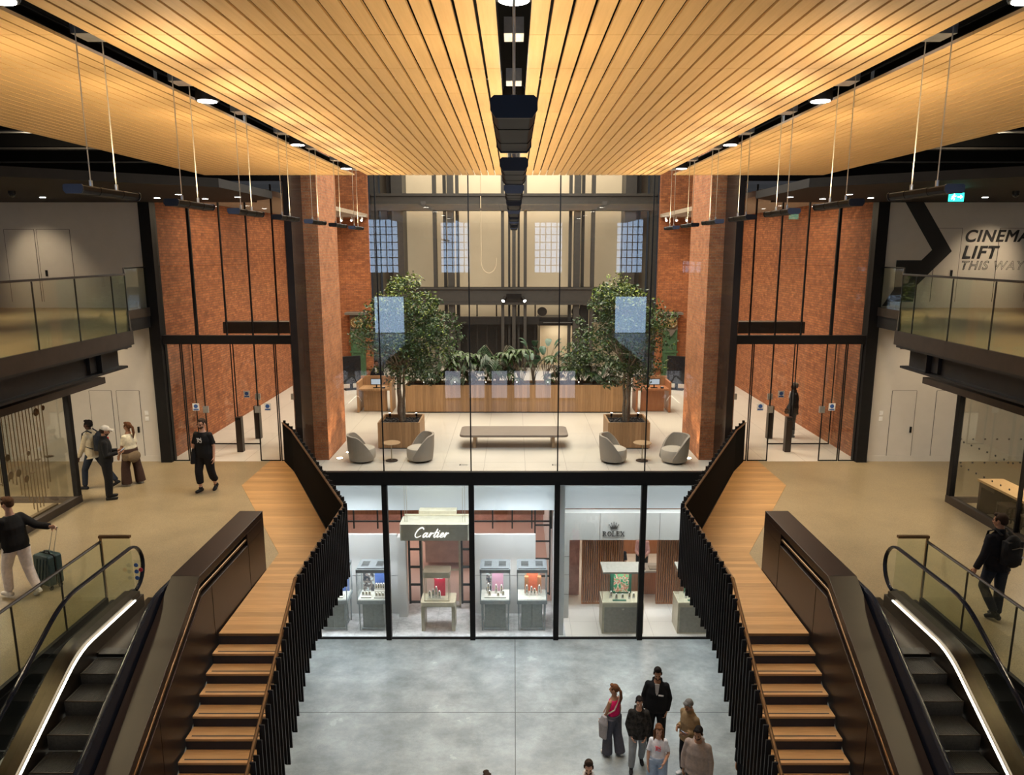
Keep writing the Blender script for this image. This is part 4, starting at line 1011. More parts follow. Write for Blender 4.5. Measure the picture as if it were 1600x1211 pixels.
# lift car waiting behind the planter, machine room gear above, cable loop
lc = thing('lift_car', 'pale lit lift car behind the planter on the empty desk side', 'lift', (2.15, 34.9, L1))
lc.scale = (.95, 1, .87)
MB().b2((-.95, .9, .1), (.95, .95, 2.5)).b2((-.95, -.3, .1), (-.9, .9, 2.5)).b2((.9, -.3, .1), (.95, .9, 2.5)).build('cabin', 'beige', lc)
MB().b2((-1.05, -.35, 2.5), (1.05, .95, 2.95)).b2((-1.05, -.5, 2.62), (1.05, -.35, 2.75)).build('header', 'steel_dark', lc)
MB().b2((-.8, -.52, 2.66), (.8, -.5, 2.69)).build('highlight_bar', 'chrome', lc)  # bright bar standing in for a grey highlight on the header
for q in (-.85, .85):
    MB().disc((q, -.2, 3.25), .24, .2, 'y').build('sheave', 'steel', lc)
for s in (-1, 1):
    cb = tag(MB().tube([(s * 1.15 + .35 * math.cos(R(a)), 33.9, 9.9 + .5 * math.sin(R(a))) for a in range(180, 361, 15)][::-1] + [(s * 1.15 - .35, 33.9, 16)], .022, 6).tube([(s * 1.15 + .35, 33.9, 9.9), (s * 1.15 + .35, 33.9, 10.1)], .022, 6).build('lift_cable', 'beige'), 'looped pale lift cable hanging in the shaft, %s' % ('attendant side' if s < 0 else 'empty desk side'), 'cable') if s < 0 else None
sp_ = thing('twin_spotlight', 'twin black spotlights on the middle lift shaft beam', 'light', (0.0, 33.8, 8.35))
MB().b2((-.35, -.06, -.1), (.35, .06, .12)).build('bracket', 'black', sp_)
for q in (-.38, .38):
    h = MB().tube([(q, 0, -.05), (q * 1.3, -.2, -.2)], .09, 12).build('head', 'black', sp_, smooth=True); MB().tube([(q * 1.3, -.2, -.2), (q * 1.31, -.206, -.204)], .07, 12).build('lens', 'lamp_white', h)
for q, (x, w_) in enumerate(((-1.35, 'bench'), (1.15, 'bench far end'))):
    fb = thing('floor_socket', 'small dark floor socket flap near the glass, %s' % ('attendant side' if q == 0 else 'empty desk side'), 'socket', (x, 18.95, L1))
    MB().b2((-.10, -.06, 0), (.10, .06, .004)).build('lid', 'chrome', fb); MB().b2((-.12, -.05, .0), (-.09, .05, .006)).build('flap', 'black', fb)
# ================================================================ SHOPS UNDER THE LOBBY
SC_ = 4.33                                               # shop ceiling height
struct('floor', MB().b2((-7, GY, -.2), (1.42, 27.5, .012)), 'marble', 'veined marble floor of the jewellery shop', 'floor')
struct('floor', MB().b2((-7, 20.5, 0), (1.14, 27, .02)), 'pink_floor', 'pale pink floor deep in the jewellery shop', 'floor')
struct('floor', MB().b2((1.42, GY, -.2), (7, 27.5, .012)), 'cream_tile', 'cream tiled floor of the watch shop', 'floor')
struct('wall_shop_back', MB().b2((-7, 27, 0), (7, 27.2, SC_)), 'pink_marble', 'pink stone back wall of the shops', 'wall')
struct('wall_shop_party', MB().b2((1.14, 18.5, 0), (1.36, 27, SC_)), 'white_band', 'party wall between the two shops', 'wall')
struct('wall_shop_end', MB().b2((-7.1, 18.5, 0), (-7, 27, SC_)).b2((7, 18.5, 0), (7.1, 27, SC_)), 'white_band', 'end walls of the shops', 'wall')
struct('ceiling', MB().b2((-7, GY + .1, SC_), (7, 27.2, SC_ + .05)), 'white_band', 'white ceiling of the shops', 'ceiling')
struct('wall_bulkhead', MB().b2((-6.9, 19.9, 3.12), (1.14, 20.05, SC_)).b2((1.36, 20.1, 3.1), (6.9, 20.2, SC_)), 'white_band', 'white band over the shop windows', 'wall')
# jewellery shop: dark gridded screen, pale panels
gr = MB()
def grid(x0, x1, z0, z1, nx, zs, y=20.3, w=.04):
    for i in range(nx + 1): x = x0 + (x1 - x0) * i / nx; gr.b2((x - w / 2, y, z0), (x + w / 2, y + .05, z1))
    for z in zs: gr.b2((x0, y, z - w / 2), (x1, y + .05, z + w / 2))
grid(-6.8, -3.3, 2.4, 3.3, 5, (2.62, 3.05)); grid(-1.2, 1.1, 2.4, 3.3, 4, (2.62, 3.05)); grid(.62, 1.06, .3, 3.1, 1, (.35, .9, 1.45, 2.0, 2.5))
grid(-3.05, -2.72, .2, 2.9, 1, (.25, .8, 1.35, 1.9, 2.45), 19.95, .06); grid(-1.52, -1.2, .2, 2.9, 1, (.25, .8, 1.35, 1.9, 2.45), 19.95, .06)
grid(-3.3, -1.2, 2.6, 3.2, 1, (2.62, 3.05))
tag(gr.build('screen_grille', 'steel_dark'), 'dark metal grid screen behind the jewellery cases', 'screen')
pk = MB().b2((-6.8, 22.8, 1.9), (1.0, 22.86, 3.9)); struct('wall_shop_screen', pk, 'red_wood', 'warm ribbed timber wall deep in the jewellery shop', 'wall')
for x0, x1, lb in ((-6.7, -3.35, 'behind the two blue backed cases'), (-1.15, .62, 'behind the petal and coral cases')):
    p = tag(MB().b2((x0, 19.72, 0), (x1, 19.82, 2.45)).build('display_backdrop', 'panel_grey'), 'plain pale display panel ' + lb, 'panel')
    MB().b2((x0, 19.715, 1.2), (x1, 19.72, 1.206)).build('joint', 'steel', p)
tag(MB().b2((-3.32, 19.5, 0), (-3.08, 19.8, 2.45)).build('display_backdrop', 'panel_grey'), 'narrow pale return panel beside the shop entrance', 'panel')
# canopy sign over the entrance
cs = thing('canopy_sign', 'champagne box canopy with white script lettering over the jewellery shop entrance', 'sign', (-2.16, 18.72, 2.68))
MB().prism([(a, b + .33) for a, b in rrect(.94, .33, .06)], 'z', 0, .46).build('canopy', 'canopy', cs)
MB().b2((-.5, .68, .5), (.55, .95, .60)).b2((-.9, .66, .46), (.95, .72, .50)).build('light_box', 'champagne_lit', cs)
for x in (-.82, -.76, .76, .82):
    MB().tube([(x, .2, .46), (x, .2, 1.62)], .006, 6).build('wire', 'champagne', cs)
L = {'C': [(.74, .80), (.66, .95), (.48, 1.0), (.25, .86), (.08, .55), (.04, .22), (.16, .02), (.38, .02), (.62, .18)],
     'a': [(.40, .38), (.26, .47), (.10, .36), (.03, .16), (.10, .01), (.24, .10), (.40, .38), (.42, .45), (.37, .14), (.44, .01), (.58, .12)],
     'r': [(-.02, .12), (.12, .46), (.15, .42), (.09, .0), (.14, .24), (.26, .42), (.36, .45), (.41, .38)],
     't': [(.0, .14), (.16, .5), (.22, .82), (.20, .80), (.08, .12), (.14, .0), (.28, .12)],
     'i': [(.0, .14), (.12, .45), (.13, .42), (.07, .10), (.13, .0), (.26, .12)],
     'e': [(.0, .14), (.2, .2), (.34, .34), (.28, .46), (.14, .38), (.07, .18), (.15, .01), (.32, .05), (.42, .14)]}
def script(body, parent, u, r, loc, shear=.30, m='white'):
    mb = MB(); x = 0
    adv = {'C': .80, 'a': .60, 'r': .47, 't': .31, 'i': .28, 'e': .45}
    for ch in body:
        p = spline(L[ch], 5)
        mb.tube([((x + q.x + q.y * shear) * u, 0, q.y * u) for q in p], [r * (.75 + .45 * abs(math.sin(.5 + 3.1 * i / len(p)))) for i in range(len(p))], 6, (0, 1, 0))
        if ch == 't': mb.tube([((x + a + b * shear) * u, 0, b * u) for a, b in ((.02, .50), (.42, .54))], r * .7, 6, (0, 1, 0))
        if ch == 'i': mb.ell(((x + .15 + .68 * shear) * u, 0, .68 * u), (r * 1.2,) * 3, None, 8, 5)
        x += adv[ch]
    o = mb.build('lettering', m, parent); o.location = loc
    return o
script('Cartier', cs, .275, .0115, (-.55, -.014, .10), m='letter')['label'] = 'raised white script letters'
# entrance: portal frame, vitrine on a side table, deep counter
po = thing('portal_frame', 'slim champagne door frame in the jewellery shop entrance', 'door frame', (-2.15, 20.1, 0))
MB().b2((-.58, 0, 0), (-.53, .05, 2.75)).build('jamb', 'champagne', po); MB().b2((.53, 0, 0), (.58, .05, 2.75)).build('jamb', 'champagne', po)
MB().b2((-.58, 0, 2.35), (.58, .05, 2.40)).b2((-.58, 0, 1.18), (.58, .05, 1.22)).b2((-.58, 0, .02), (.58, .05, .07)).build('rail', 'champagne', po)
vt = thing('vitrine_table', 'champagne side table in the jewellery shop entrance', 'table', (-2.10, 18.95, 0))
MB().prism(rrect(.48, .30, .07), 'z', .78, .90).build('top', 'champagne_lit', vt)
for q in (-.42, .42): MB().b2((q - .05, -.24, 0), (q + .05, .24, .78)).build('leg', 'champagne', vt, bevel=.01)
vc = thing('glass_vitrine', 'small champagne topped glass vitrine on the entrance table', 'display case', (-2.13, 18.93, .90))
MB().prism(rrect(.36, .22, .05), 'z', 0, .04).build('tray', 'champagne_lit', vc)
MB().prism(rrect(.345, .21, .05), 'z', .04, .70).build('glass_box', 'glass_case', vc)
MB().prism(rrect(.37, .23, .06), 'z', .70, .86).build('lid', 'champagne', vc)
for q in ((-.33, -.2), (.33, -.2), (-.33, .2), (.33, .2)): MB().tube([(q[0], q[1], .04), (q[0], q[1], .70)], .01, 6).build('post', 'champagne', vc)
MB().prism(rrect(.30, .17, .04), 'z', .694, .70).build('light', 'case_led', vc)
rb = tag(MB().b2((-2.22, 18.98, .94), (-1.92, 19.05, 1.52)).build('presentation_box', 'red'), 'tall crimson presentation box inside the small vitrine', 'box')
script('Cartier', rb, .065, .0038, (-2.19, 18.976, 1.45), m='white')
def watch_stand(x, y, z, h, lb, grp, m='velvet_white', first=[None]):
    if first[0] is None:
        t = thing('watch_stand', '', 'watch stand', (0, 0, 0), 0)
        MB().prism([(-.038, 0), (.038, 0), (.034, .75), (.016, 1.0), (-.016, 1.0), (-.034, .75)], 'y', -.024, .024).build('cushion', 'velvet_white', t)
        MB().b2((-.045, -.035, 0), (.045, .035, .06)).build('foot', 'velvet_white', t)
        w = MB().b2((-.010, -.029, .3), (.010, -.024, .9)).build('strap', 'ink', t); 
        MB().disc((0, -.032, .62), .022, .012, 'y', 14).build('dial', 'crown_gold', t)
        first[0] = t; t = first[0]
    else: t = dup(first[0])
    t.location = (x, y, z); t.scale = (1, 1, h); t['label'] = lb; t['group'] = grp
    return t
for k, (x, h) in enumerate(((-2.34, .20), (-2.24, .27), (-2.16, .33), (-2.07, .22))): watch_stand(x, 18.88 - .03 * (k % 2), .94, h, 'ivory watch stand in the small vitrine, %s from its open side' % ords[k], 'stands in the small vitrine')
ct = thing('jewellery_counter', 'pale counter with glass top deep in the jewellery shop', 'counter', (-2.2, 23.2, 0))
MB().b2((-.75, -.35, .2), (.75, .35, .95)).build('body', 'blush', ct); MB().b2((-.8, -.4, .95), (.8, .4, 1.0)).build('top', 'blush', ct)
MB().b2((-.75, -.36, 1.0), (.5, .3, 1.28)).build('glass_top', 'glass_case', ct); MB().b2((-.65, -.3, 1.0), (.4, .2, 1.05)).build('tray', 'petals', ct)
# tall cases
def tall_case(x, lb, grp, w=.42, back='blue_card'):
    t = thing('display_case', lb, 'display case', (x, 19.05, 0), 0, grp)
    d = .34
    for qx in (-w + .06, w - .06):
        for qy in (-d + .05, d - .05): MB().tube([(qx, qy, 0), (qx * 1.03, qy, .84)], [.014, .022], 8).build('leg', 'case_grey', t)
    MB().b2((-w + .13, -d + .1, .08), (-.004, d - .06, .84)).b2((.004, -d + .1, .08), (w - .13, d - .06, .84)).build('plinth', 'case_plinth', t)
    MB().b2((-w + .1, -d + .06, .03), (w - .1, d - .03, .075)).build('foot_rail', 'case_grey', t)
    MB().b2((-w, -d, .82), (w, d, .93)).build('table', 'case_grey', t, bevel=.006)
    MB().b2((-w + .03, -d + .03, .932), (w - .03, d - .03, .945)).build('bed', 'velvet_white', t)
    MB().b2((-w + .01, -d + .01, .946), (w - .01, d - .01, 1.74)).build('glass_box', 'glass_case', t)
    for qx in (-w + .015, w - .015):
        for qy in (-d + .015, d - .015): MB().b2((qx - .012, qy - .012, .93), (qx + .012, qy + .012, 1.74)).build('post', 'case_grey', t)
    li = MB().b2((-w, -d, 1.74), (w, d, 1.84)).b2((-w + .04, -d + .04, 1.84), (w - .04, d - .04, 1.87)); li = li.build('lid', 'case_lid', t)
    vn = MB()
    for q in (-.2, .2):
        for k in range(6): vn.b2((q - .10, -.16 + .055 * k, 1.87), (q + .10, -.14 + .055 * k, 1.878))
    vn.build('vent', 'steel', li)
    MB().b2((-w + .05, -d + .05, 1.732), (w - .05, d - .05, 1.738)).build('light', 'case_led', t)
    return t
def item(nm, a, b, m, lb, cat, grp=None): return tag(MB().b2(a, b).build(nm, m, None, bevel=.003), lb, cat, grp)
cases = [(-5.02, 'tall pale glass case half hidden by the stair fins'), (-3.92, 'tall pale glass case with marbled photo and cobalt card'), (-.52, 'tall pale glass case with petal print card'), (.50, 'tall pale glass case with coral backdrop')]
for x, lb in cases: tall_case(x, lb, 'tall pale glass cases')
item('backdrop_card', (-5.0, 19.26, .95), (-4.66, 19.28, 1.55), 'blue_card', 'cobalt backdrop card in the half hidden case', 'card')
item('backdrop_card', (-3.93, 19.26, .95), (-3.58, 19.28, 1.60), 'blue_card', 'cobalt backdrop card beside the marbled photo', 'card')
item('photo_card', (-4.26, 19.24, .95), (-3.96, 19.26, 1.52), 'photo', 'dark marbled photo card in the case by the first mullion', 'card')
item('photo_card', (-5.36, 19.24, .95), (-5.05, 19.26, 1.4), 'photo', 'dark marbled photo card in the half hidden case', 'card')
item('backdrop_card', (-.62, 19.26, .95), (-.30, 19.28, 1.66), 'petals', 'pink and violet petal print card in the middle case', 'card')
item('photo_card', (-.78, 19.24, .95), (-.64, 19.26, 1.6), 'photo', 'dark speckled card next to the petal print', 'card')
item('backdrop_card', (.36, 19.26, .95), (.68, 19.28, 1.64), 'orange', 'coral backdrop card between two copper blocks', 'card')
item('backdrop_card', (.31, 19.30, .95), (.73, 19.32, 1.69), 'champagne_lit', 'cream card behind the coral backdrop', 'card')
for q, x in enumerate((.30, .66)): item('copper_block', (x, 19.10, .95), (x + .11, 19.22, 1.44), 'copper', 'copper plinth block in the coral case, %s' % ('towards the entrance' if q == 0 else 'towards the watch shop'), 'block', 'copper blocks')
tr1 = item('display_tray', (-4.25, 18.82, .946), (-3.96, 19.05, .985), 'velvet_white', 'ivory watch tray in front of the marbled photo', 'tray', 'ivory watch trays'); tr2 = item('display_tray', (-3.88, 18.80, .946), (-3.58, 18.98, .985), 'velvet_white', 'ivory watch tray by the front glass before the cobalt card', 'tray', 'ivory watch trays')
item('display_tray', (-3.90, 19.03, .946), (-3.56, 19.20, 1.06), 'velvet_white', 'raised ivory watch tray under the cobalt card', 'tray', 'ivory watch trays'); item('display_tray', (-.82, 18.82, .946), (-.22, 19.02, .985), 'velvet_white', 'wide ivory watch tray in the petal case', 'tray', 'ivory watch trays')
item('display_tray', (-5.3, 18.82, .946), (-4.75, 19.05, .985), 'velvet_white', 'ivory watch tray in the half hidden case', 'tray', 'ivory watch trays')
for k in range(5): watch_stand(-3.86 + .066 * k, 19.10, 1.06, .20, 'watch stand on the raised ivory tray, %s in its row' % ords[k], 'stands under the cobalt card')
for k in range(3): watch_stand(-4.2 + .09 * k, 18.93, .985, .12, 'short watch stand before the marbled photo, %s in its row' % ords[k], 'stands before the marbled photo')
for k in range(3): watch_stand(-3.82 + .09 * k, 18.88, .985, .10, 'low watch stand by the front glass, %s in its row' % ords[k], 'low stands by the front glass')
for k, (x, y, z, h) in enumerate(((-.72, 19.13, .946, .30), (-.5, 19.1, .946, .28), (-.35, 19.12, .946, .26), (-.68, 18.93, .985, .14), (-.44, 18.9, .985, .1), (-.3, 18.93, .985, .14))): watch_stand(x, y, z, h, 'watch stand in the petal case, %s counted back to front' % ords[k], 'stands in the petal case')
for k, (x, h) in enumerate(((.36, .3), (.49, .26), (.58, .2), (.71, .3))): watch_stand(x, 19.02, .946, h, 'watch stand in the coral case, %s from the entrance' % ords[k], 'stands in the coral case')
for k in range(3): watch_stand(-5.2 + .12 * k, 18.93, .985, .2, 'watch stand in the half hidden case, %s in its row' % ords[k], 'stands in the half hidden case')

# ---- watch shop: stone portal with two openings, slatted screens, two plinth cases
pt = MB().b2((1.36, 19.45, 0), (1.57, 19.75, 3.2)).b2((1.57, 19.45, 2.40), (6.9, 19.75, 3.2)).b2((5.9, 19.45, 0), (6.9, 19.75, 3.2))
struct('wall_shop_portal', pt, 'portal', 'cream stone portal of the watch shop', 'wall')
jl = MB()
for x in (2.42, 4.1, 4.7): jl.b2((x, 19.445, 2.42), (x + .008, 19.45, 3.2))
for z in (.75, 1.35, 1.9): jl.b2((1.37, 19.445, z), (1.57, 19.45, z + .008))
struct('trim_8', jl, 'steel', 'joints of the cream stone portal', 'joint')
def serif_word(parent, x0, z0, hh, m='chrome'):
    mb = MB(); w = hh * .85; k = hh * .16; x = x0
    def stem(x, t=k): mb.b2((x, 0, z0), (x + t, .02, z0 + hh)); mb.b2((x - k * .5, 0, z0), (x + t + k * .5, .02, z0 + k * .45)); mb.b2((x - k * .5, 0, z0 + hh - k * .45), (x + t + k * .5, .02, z0 + hh))
    def seg(pts, r): mb.tube([(x + a * w, .01, z0 + b * hh) for a, b in pts], r, 6, (0, 1, 0), True, .01) if False else mb.tube([(x + a * w, .01, z0 + b * hh) for a, b in pts], .01, 6, (0, 1, 0), True, r)
    for ch in 'ROLEX':
        if ch == 'R':
            stem(x + k * .5); seg([(.3, .93), (.62, .90), (.74, .74), (.62, .55), (.3, .50)], k * .45); seg([(.45, .5), (.9, .04)], k * .5); x += w * 1.10
        elif ch == 'O':
            seg([(.48 + .4 * math.cos(R(a)), .5 + .45 * math.sin(R(a))) for a in range(0, 361, 24)], k * .5); x += w * 1.06
        elif ch == 'L':
            stem(x + k * .5); seg([(.2, .05), (.78, .05), (.8, .25)], k * .4); x += w * .95
        elif ch == 'E':
            stem(x + k * .5); seg([(.75, .22), (.74, .05), (.2, .05)], k * .4); seg([(.72, .80), (.71, .95), (.2, .95)], k * .4); seg([(.2, .5), (.6, .5)], k * .38); x += w * .96
        else:
            seg([(.08, .04), (.82, .96)], k * .38); seg([(.08, .96), (.86, .04)], k * .6); mb.b2((x, 0, z0), (x + w * .3, .02, z0 + k * .4)); mb.b2((x + w * .62, 0, z0), (x + w * .98, .02, z0 + k * .4)); mb.b2((x, 0, z0 + hh - k * .4), (x + w * .3, .02, z0 + hh)); x += w
    return mb, x - x0
def crown(mb, cx, z0, u):
    for k, (a, h) in enumerate(((-.5, .62), (-.27, .86), (0, .98), (.27, .86), (.5, .62))):
        mb.prism([(cx + a * u, z0 + h * u * .82), (cx + (a * .55 - .075) * u, z0 + .22 * u), (cx + (a * .55 + .075) * u, z0 + .22 * u)], 'y', 0, .015)
        mb.ell((cx + a * 1.06 * u, .008, z0 + h * u * .86), (.055 * u, .012, .055 * u), None, 8, 5)
    mb.lathe([(.36, .0), (.42, .10), (.36, .24), (.30, .24), (.30, 0)], (0, 0, 0), 16) if False else mb.prism([(cx - .32 * u, z0 + .05 * u), (cx + .32 * u, z0 + .05 * u), (cx + .40 * u, z0 + .24 * u), (cx - .40 * u, z0 + .24 * u)], 'y', .002, .014)
for q, x in enumerate((2.81, 5.0)):
    sg = thing('crown_sign', 'silver crown and serif name on the stone header %s' % ('over the seated man' if q == 0 else 'cut off by the stair fins'), 'sign', (x, 19.42, 2.5), 0, 'signs on the stone header')
    mb, wd = serif_word(sg, -.31, .02, .145); o = mb.build('lettering', 'steel', sg); o.location = (.31 - wd / 2, 0, 0)
    c = MB(); crown(c, 0, .225, .25); c.build('crown', 'steel', sg)
for q, x in enumerate((3.0, 5.08)):
    wh = 'nearer the party wall' if q == 0 else 'half behind the stair fins'
    t = thing('plinth_case', 'taupe plinth case with green display, %s' % wh, 'display case', (x, 18.92, 0), 0, 'plinth cases of the watch shop')
    w, d = .57, .34
    MB().b2((-w, -d, .0), (w, d, .9)).build('frame', 'champagne', t, bevel=.006)
    pn = MB().b2((-w + .06, -d - .006, .05), (w - .05, -d, .80)).build('front_panel', 'tan_plinth', t)
    e = MB(); crown(e, 0, .72, .07); e = e.build('emblem', 'champagne_lit', pn); e.location = (0, -d - .018, 0)
    MB().b2((-w, -d, .9), (w, d, .94)).build('bed', 'champagne_lit', t)
    MB().b2((-w + .01, -d + .01, .942), (w - .01, d - .01, 1.78)).build('glass_box', 'glass_case', t)
    MB().b2((-w, -d, 1.78), (w, d, 1.83)).build('lid', 'tan_plinth', t); MB().b2((-w + .05, -d + .05, 1.772), (w - .05, d - .05, 1.778)).build('light', 'case_led', t)
    g = item('display_card', (x - .30, 19.1, .95), (x + .30, 19.13, 1.74), 'green_card', 'bottle green card with gold crown in the case %s' % wh, 'card', 'green cards')
    MB().b2((x - .20, 19.092, 1.0), (x + .22, 19.10, 1.56)).build('print', 'swirl', g)
    c = MB(); crown(c, 0, 0, .08); o = c.build('crown', 'crown_gold', g); o.location = (x, 19.085, 1.655)
    mb, wd = serif_word(g, 0, 0, .042); o = mb.build('lettering', 'crown_gold', g); o.location = (x - wd / 2, 19.082, 1.605)
    for k, (dx, h) in enumerate(((-.3, .2), (-.16, .15), (.02, .12), (.2, .2), (.33, .15))): watch_stand(x + dx, 18.86 - .05 * (k % 2), .942, h, 'ivory watch stand in the case %s, %s in its row' % (wh, ords[k]), 'stands in the plinth cases')
    item('display_tray', (x - .28, 18.66, .942), (x + .1, 18.74, .955), 'green_card', 'thin green tray by the front glass of the case %s' % wh, 'tray', 'green trays')
for q, (x0, n, w_) in enumerate(((2.02, 19, 'first'), (4.25, 22, 'second'))):
    sl = thing('slat_screen', 'reddish timber slat screen behind the %s plinth case' % w_, 'screen', (x0, 20.3, 0), 0, 'timber slat screens')
    wd = n * .066 - .024
    MB().b2((0, 0, .01), (wd, .06, .06)).b2((0, 0, 2.5), (wd, .06, 2.56)).build('rail', 'red_wood', sl)
    MB().b2((0, .10, .06), (wd, .12, 2.5)).build('backing', 'pink_marble', sl)  # panel added behind the slats to darken their gaps
    for k in range(n): MB().b2((.066 * k, .0, .06), (.066 * k + .04, .05, 2.5)).build('slat', 'red_wood', sl)
tag(MB().b2((1.5, 20.9, 0), (2.0, 21.0, 3.4)).build('stone_screen', 'pink_marble'), 'pink stone wall slab beside the first slat screen', 'screen')
sc = thing('service_counter', 'reddish timber service counter between the two slat screens', 'counter', (3.75, 21.2, 0))
MB().b2((-.42, -.25, 0), (.75, .25, .74)).build('body', 'red_wood', sc); MB().b2((-.47, -.3, .74), (.8, .3, .79)).build('top', 'portal', sc)
for q in range(2): item('tasting_tray', (3.75 + .42 * q, 21.0, .79), (4.05 + .42 * q, 21.25, .82), 'tan_plinth', 'small leather tray on the service counter, %s' % ('by the seated person' if q == 0 else 'by the apron'), 'tray', 'leather trays')
bc = thing('back_cabinet', 'reddish timber back cabinet behind the standing staff', 'cabinet', (4.2, 24.0, 0))
MB().b2((-1.4, 0, 0), (1.8, .4, 1.7)).build('carcass', 'red_wood', bc); MB().b2((-1.45, -.05, 1.7), (1.85, .45, 1.78)).build('top', 'portal', bc)
stl = thing('stool', 'dark stool under the seated person in the watch shop', 'stool', (3.38, 21.86, 0))
MB().lathe([(.19, .40), (.2, .43), (.18, .47)], n=20).build('seat', 'ink', stl)
for a in range(4): MB().tube([(.12 * math.cos(a * 1.57 + .78), .12 * math.sin(a * 1.57 + .78), .40), (.2 * math.cos(a * 1.57 + .78), .2 * math.sin(a * 1.57 + .78), 0)], .014, 6).build('leg', 'ink', stl)
# luminous ceiling strips of the shops
for q, (a, b) in enumerate(((-6.6, -3.5), (-3.2, -1.3), (-1.0, 1.05), (1.5, 3.3), (3.5, 6.6))):
    t = tag(MB().b2((a, 18.75, SC_ - .02), (b, 19.35, SC_ - .002)).build('light_panel', 'shop_led'), 'luminous ceiling panel over the shop window, %s from the hidden case' % ords[q], 'light', 'shop window light panels')

# ================================================================ GOLD SCREEN SHOP AND OAK COUNTER SHOP
gs = thing('decorative_screen', 'gold rod and leaf screen hanging inside the glass shopfront', 'screen', (-10.2, 11.2, L1))
rnd = random.Random(9); lv = 0
MB().b2((-.03, -5, 2.66), (.03, 4.3, 2.74)).build('head_rail', 'gold_dark', gs)
MB().b2((-.05, -5, .10), (.05, 4.3, .16)).build('base_rail', 'gold_dark', gs)
for k in range(80):
    y = 4.2 - .105 * k; a = 2.66; b = .75 - .45 * math.sin(k * .37) - rnd.uniform(0, .15)
    r = MB().tube([(0, y, max(.14, b)), (0, y, a)], .011, 6).build('rod', 'gold_dark', gs)
    if k % 2 == 0 and lv < 90:
        lf = MB()
        for _ in range(rnd.randint(1, 4)):
            lf.disc((.03, y + rnd.uniform(-.05, .05), rnd.uniform(1.0, 2.5)), rnd.uniform(.05, .085), .012, rnd.choice('xz'), 12); lv += 1
        lf.build('leaf_disc', 'gold_dark', r)
bs = thing('shop_bench', 'long dark bench inside the gold screen shop', 'bench', (-11.9, 12.5, L1))
MB().b2((-.25, -2.5, .40), (.25, 2.5, .47)).build('seat', 'bronze', bs, bevel=.01)
for y in (-2.2, 0, 2.2): MB().b2((-.2, y - .05, 0), (.2, y + .05, .40)).build('leg', 'bronze', bs)
mr = tag(MB().b2((-13.2, 16.5, L1 + .3), (-13.1, 18.4, L1 + 2.2)).build('wall_mirror', 'glass_case'), 'tall mirror panel deep behind the gold screen', 'mirror')
oc = thing('oak_counter', 'oak topped dark counter inside the dotted glass shopfront', 'counter', (10.45, 12.3, L1))
MB().b2((-.28, -7, .72), (.28, 3.05, .77)).build('top', 'counter_oak', oc, bevel=.004)
MB().b2((-.26, 2.92, 0), (.26, 3.0, .72)).b2((-.26, -7, 0), (.26, -6.9, .72)).b2((-.26, 2.5, .62), (.26, 2.92, .72)).b2((.22, -6.9, 0), (.26, 2.92, .72)).build('carcass', 'bronze', oc)
for k in range(7):
    s_ = thing('bar_stool', 'dark framed stool pushed under the oak counter, %s from the corner post' % ords[k], 'stool', (10.36, 14.5 - .72 * k, L1), 0, 'stools under the oak counter')
    MB().b2((-.17, -.18, .44), (.17, .18, .48)).build('seat', 'bronze_fascia', s_)
    for a in (-.16, .16):
        for b in (-.16, .16): MB().b2((a - .015, b - .015, 0), (a + .015, b + .015, .44)).build('leg', 'black', s_)
    MB().b2((-.16, -.175, .2), (.16, -.155, .23)).b2((-.16, .155, .2), (.16, .175, .23)).build('footrest', 'black', s_)
# ================================================================ PEOPLE
def fuse(mb, voxel, it=3, name='body'):
    """weld overlapping closed volumes into one continuous skin"""
    me = mb.mesh(name); o = bpy.data.objects.new(name, me); COL.objects.link(o)
    r = o.modifiers.new('r', 'REMESH'); r.mode = 'VOXEL'; r.voxel_size = voxel; r.use_smooth_shade = True
    s = o.modifiers.new('s', 'SMOOTH'); s.factor = .5; s.iterations = it
    bpy.context.view_layer.update()
    n = bpy.data.meshes.new_from_object(o.evaluated_get(bpy.context.evaluated_depsgraph_get()))
    bpy.data.objects.remove(o); bpy.data.meshes.remove(me); n.name = name; n.materials.clear()
    for p in n.polygons: p.use_smooth = True
    return n
def put(me, name, m, parent):
    me.materials.append(m if not isinstance(m, str) else MT[m]); o = bpy.data.objects.new(name, me); COL.objects.link(o); o.parent = parent; return o
CM = {}
def cm(col, rough=.8, n=22, amt=.12):
    k = (col, rough)
    if k not in CM: CM[k] = mat('cloth_%d' % len(CM), col, rough, noise=n, amt=amt, spec=.15)
    return CM[k]
SKIN = {'fair': (.50, .29, .20), 'tan': (.36, .19, .115), 'brown': (.15, .075, .045), 'dark': (.06, .03, .02)}
HAIR = {'black': (.012, .009, .008), 'dark': (.03, .018, .012), 'brown': (.07, .035, .018), 'grey': (.16, .15, .14), 'auburn': (.12, .05, .022)}
def nrm(v): return Vector(v).normalized()
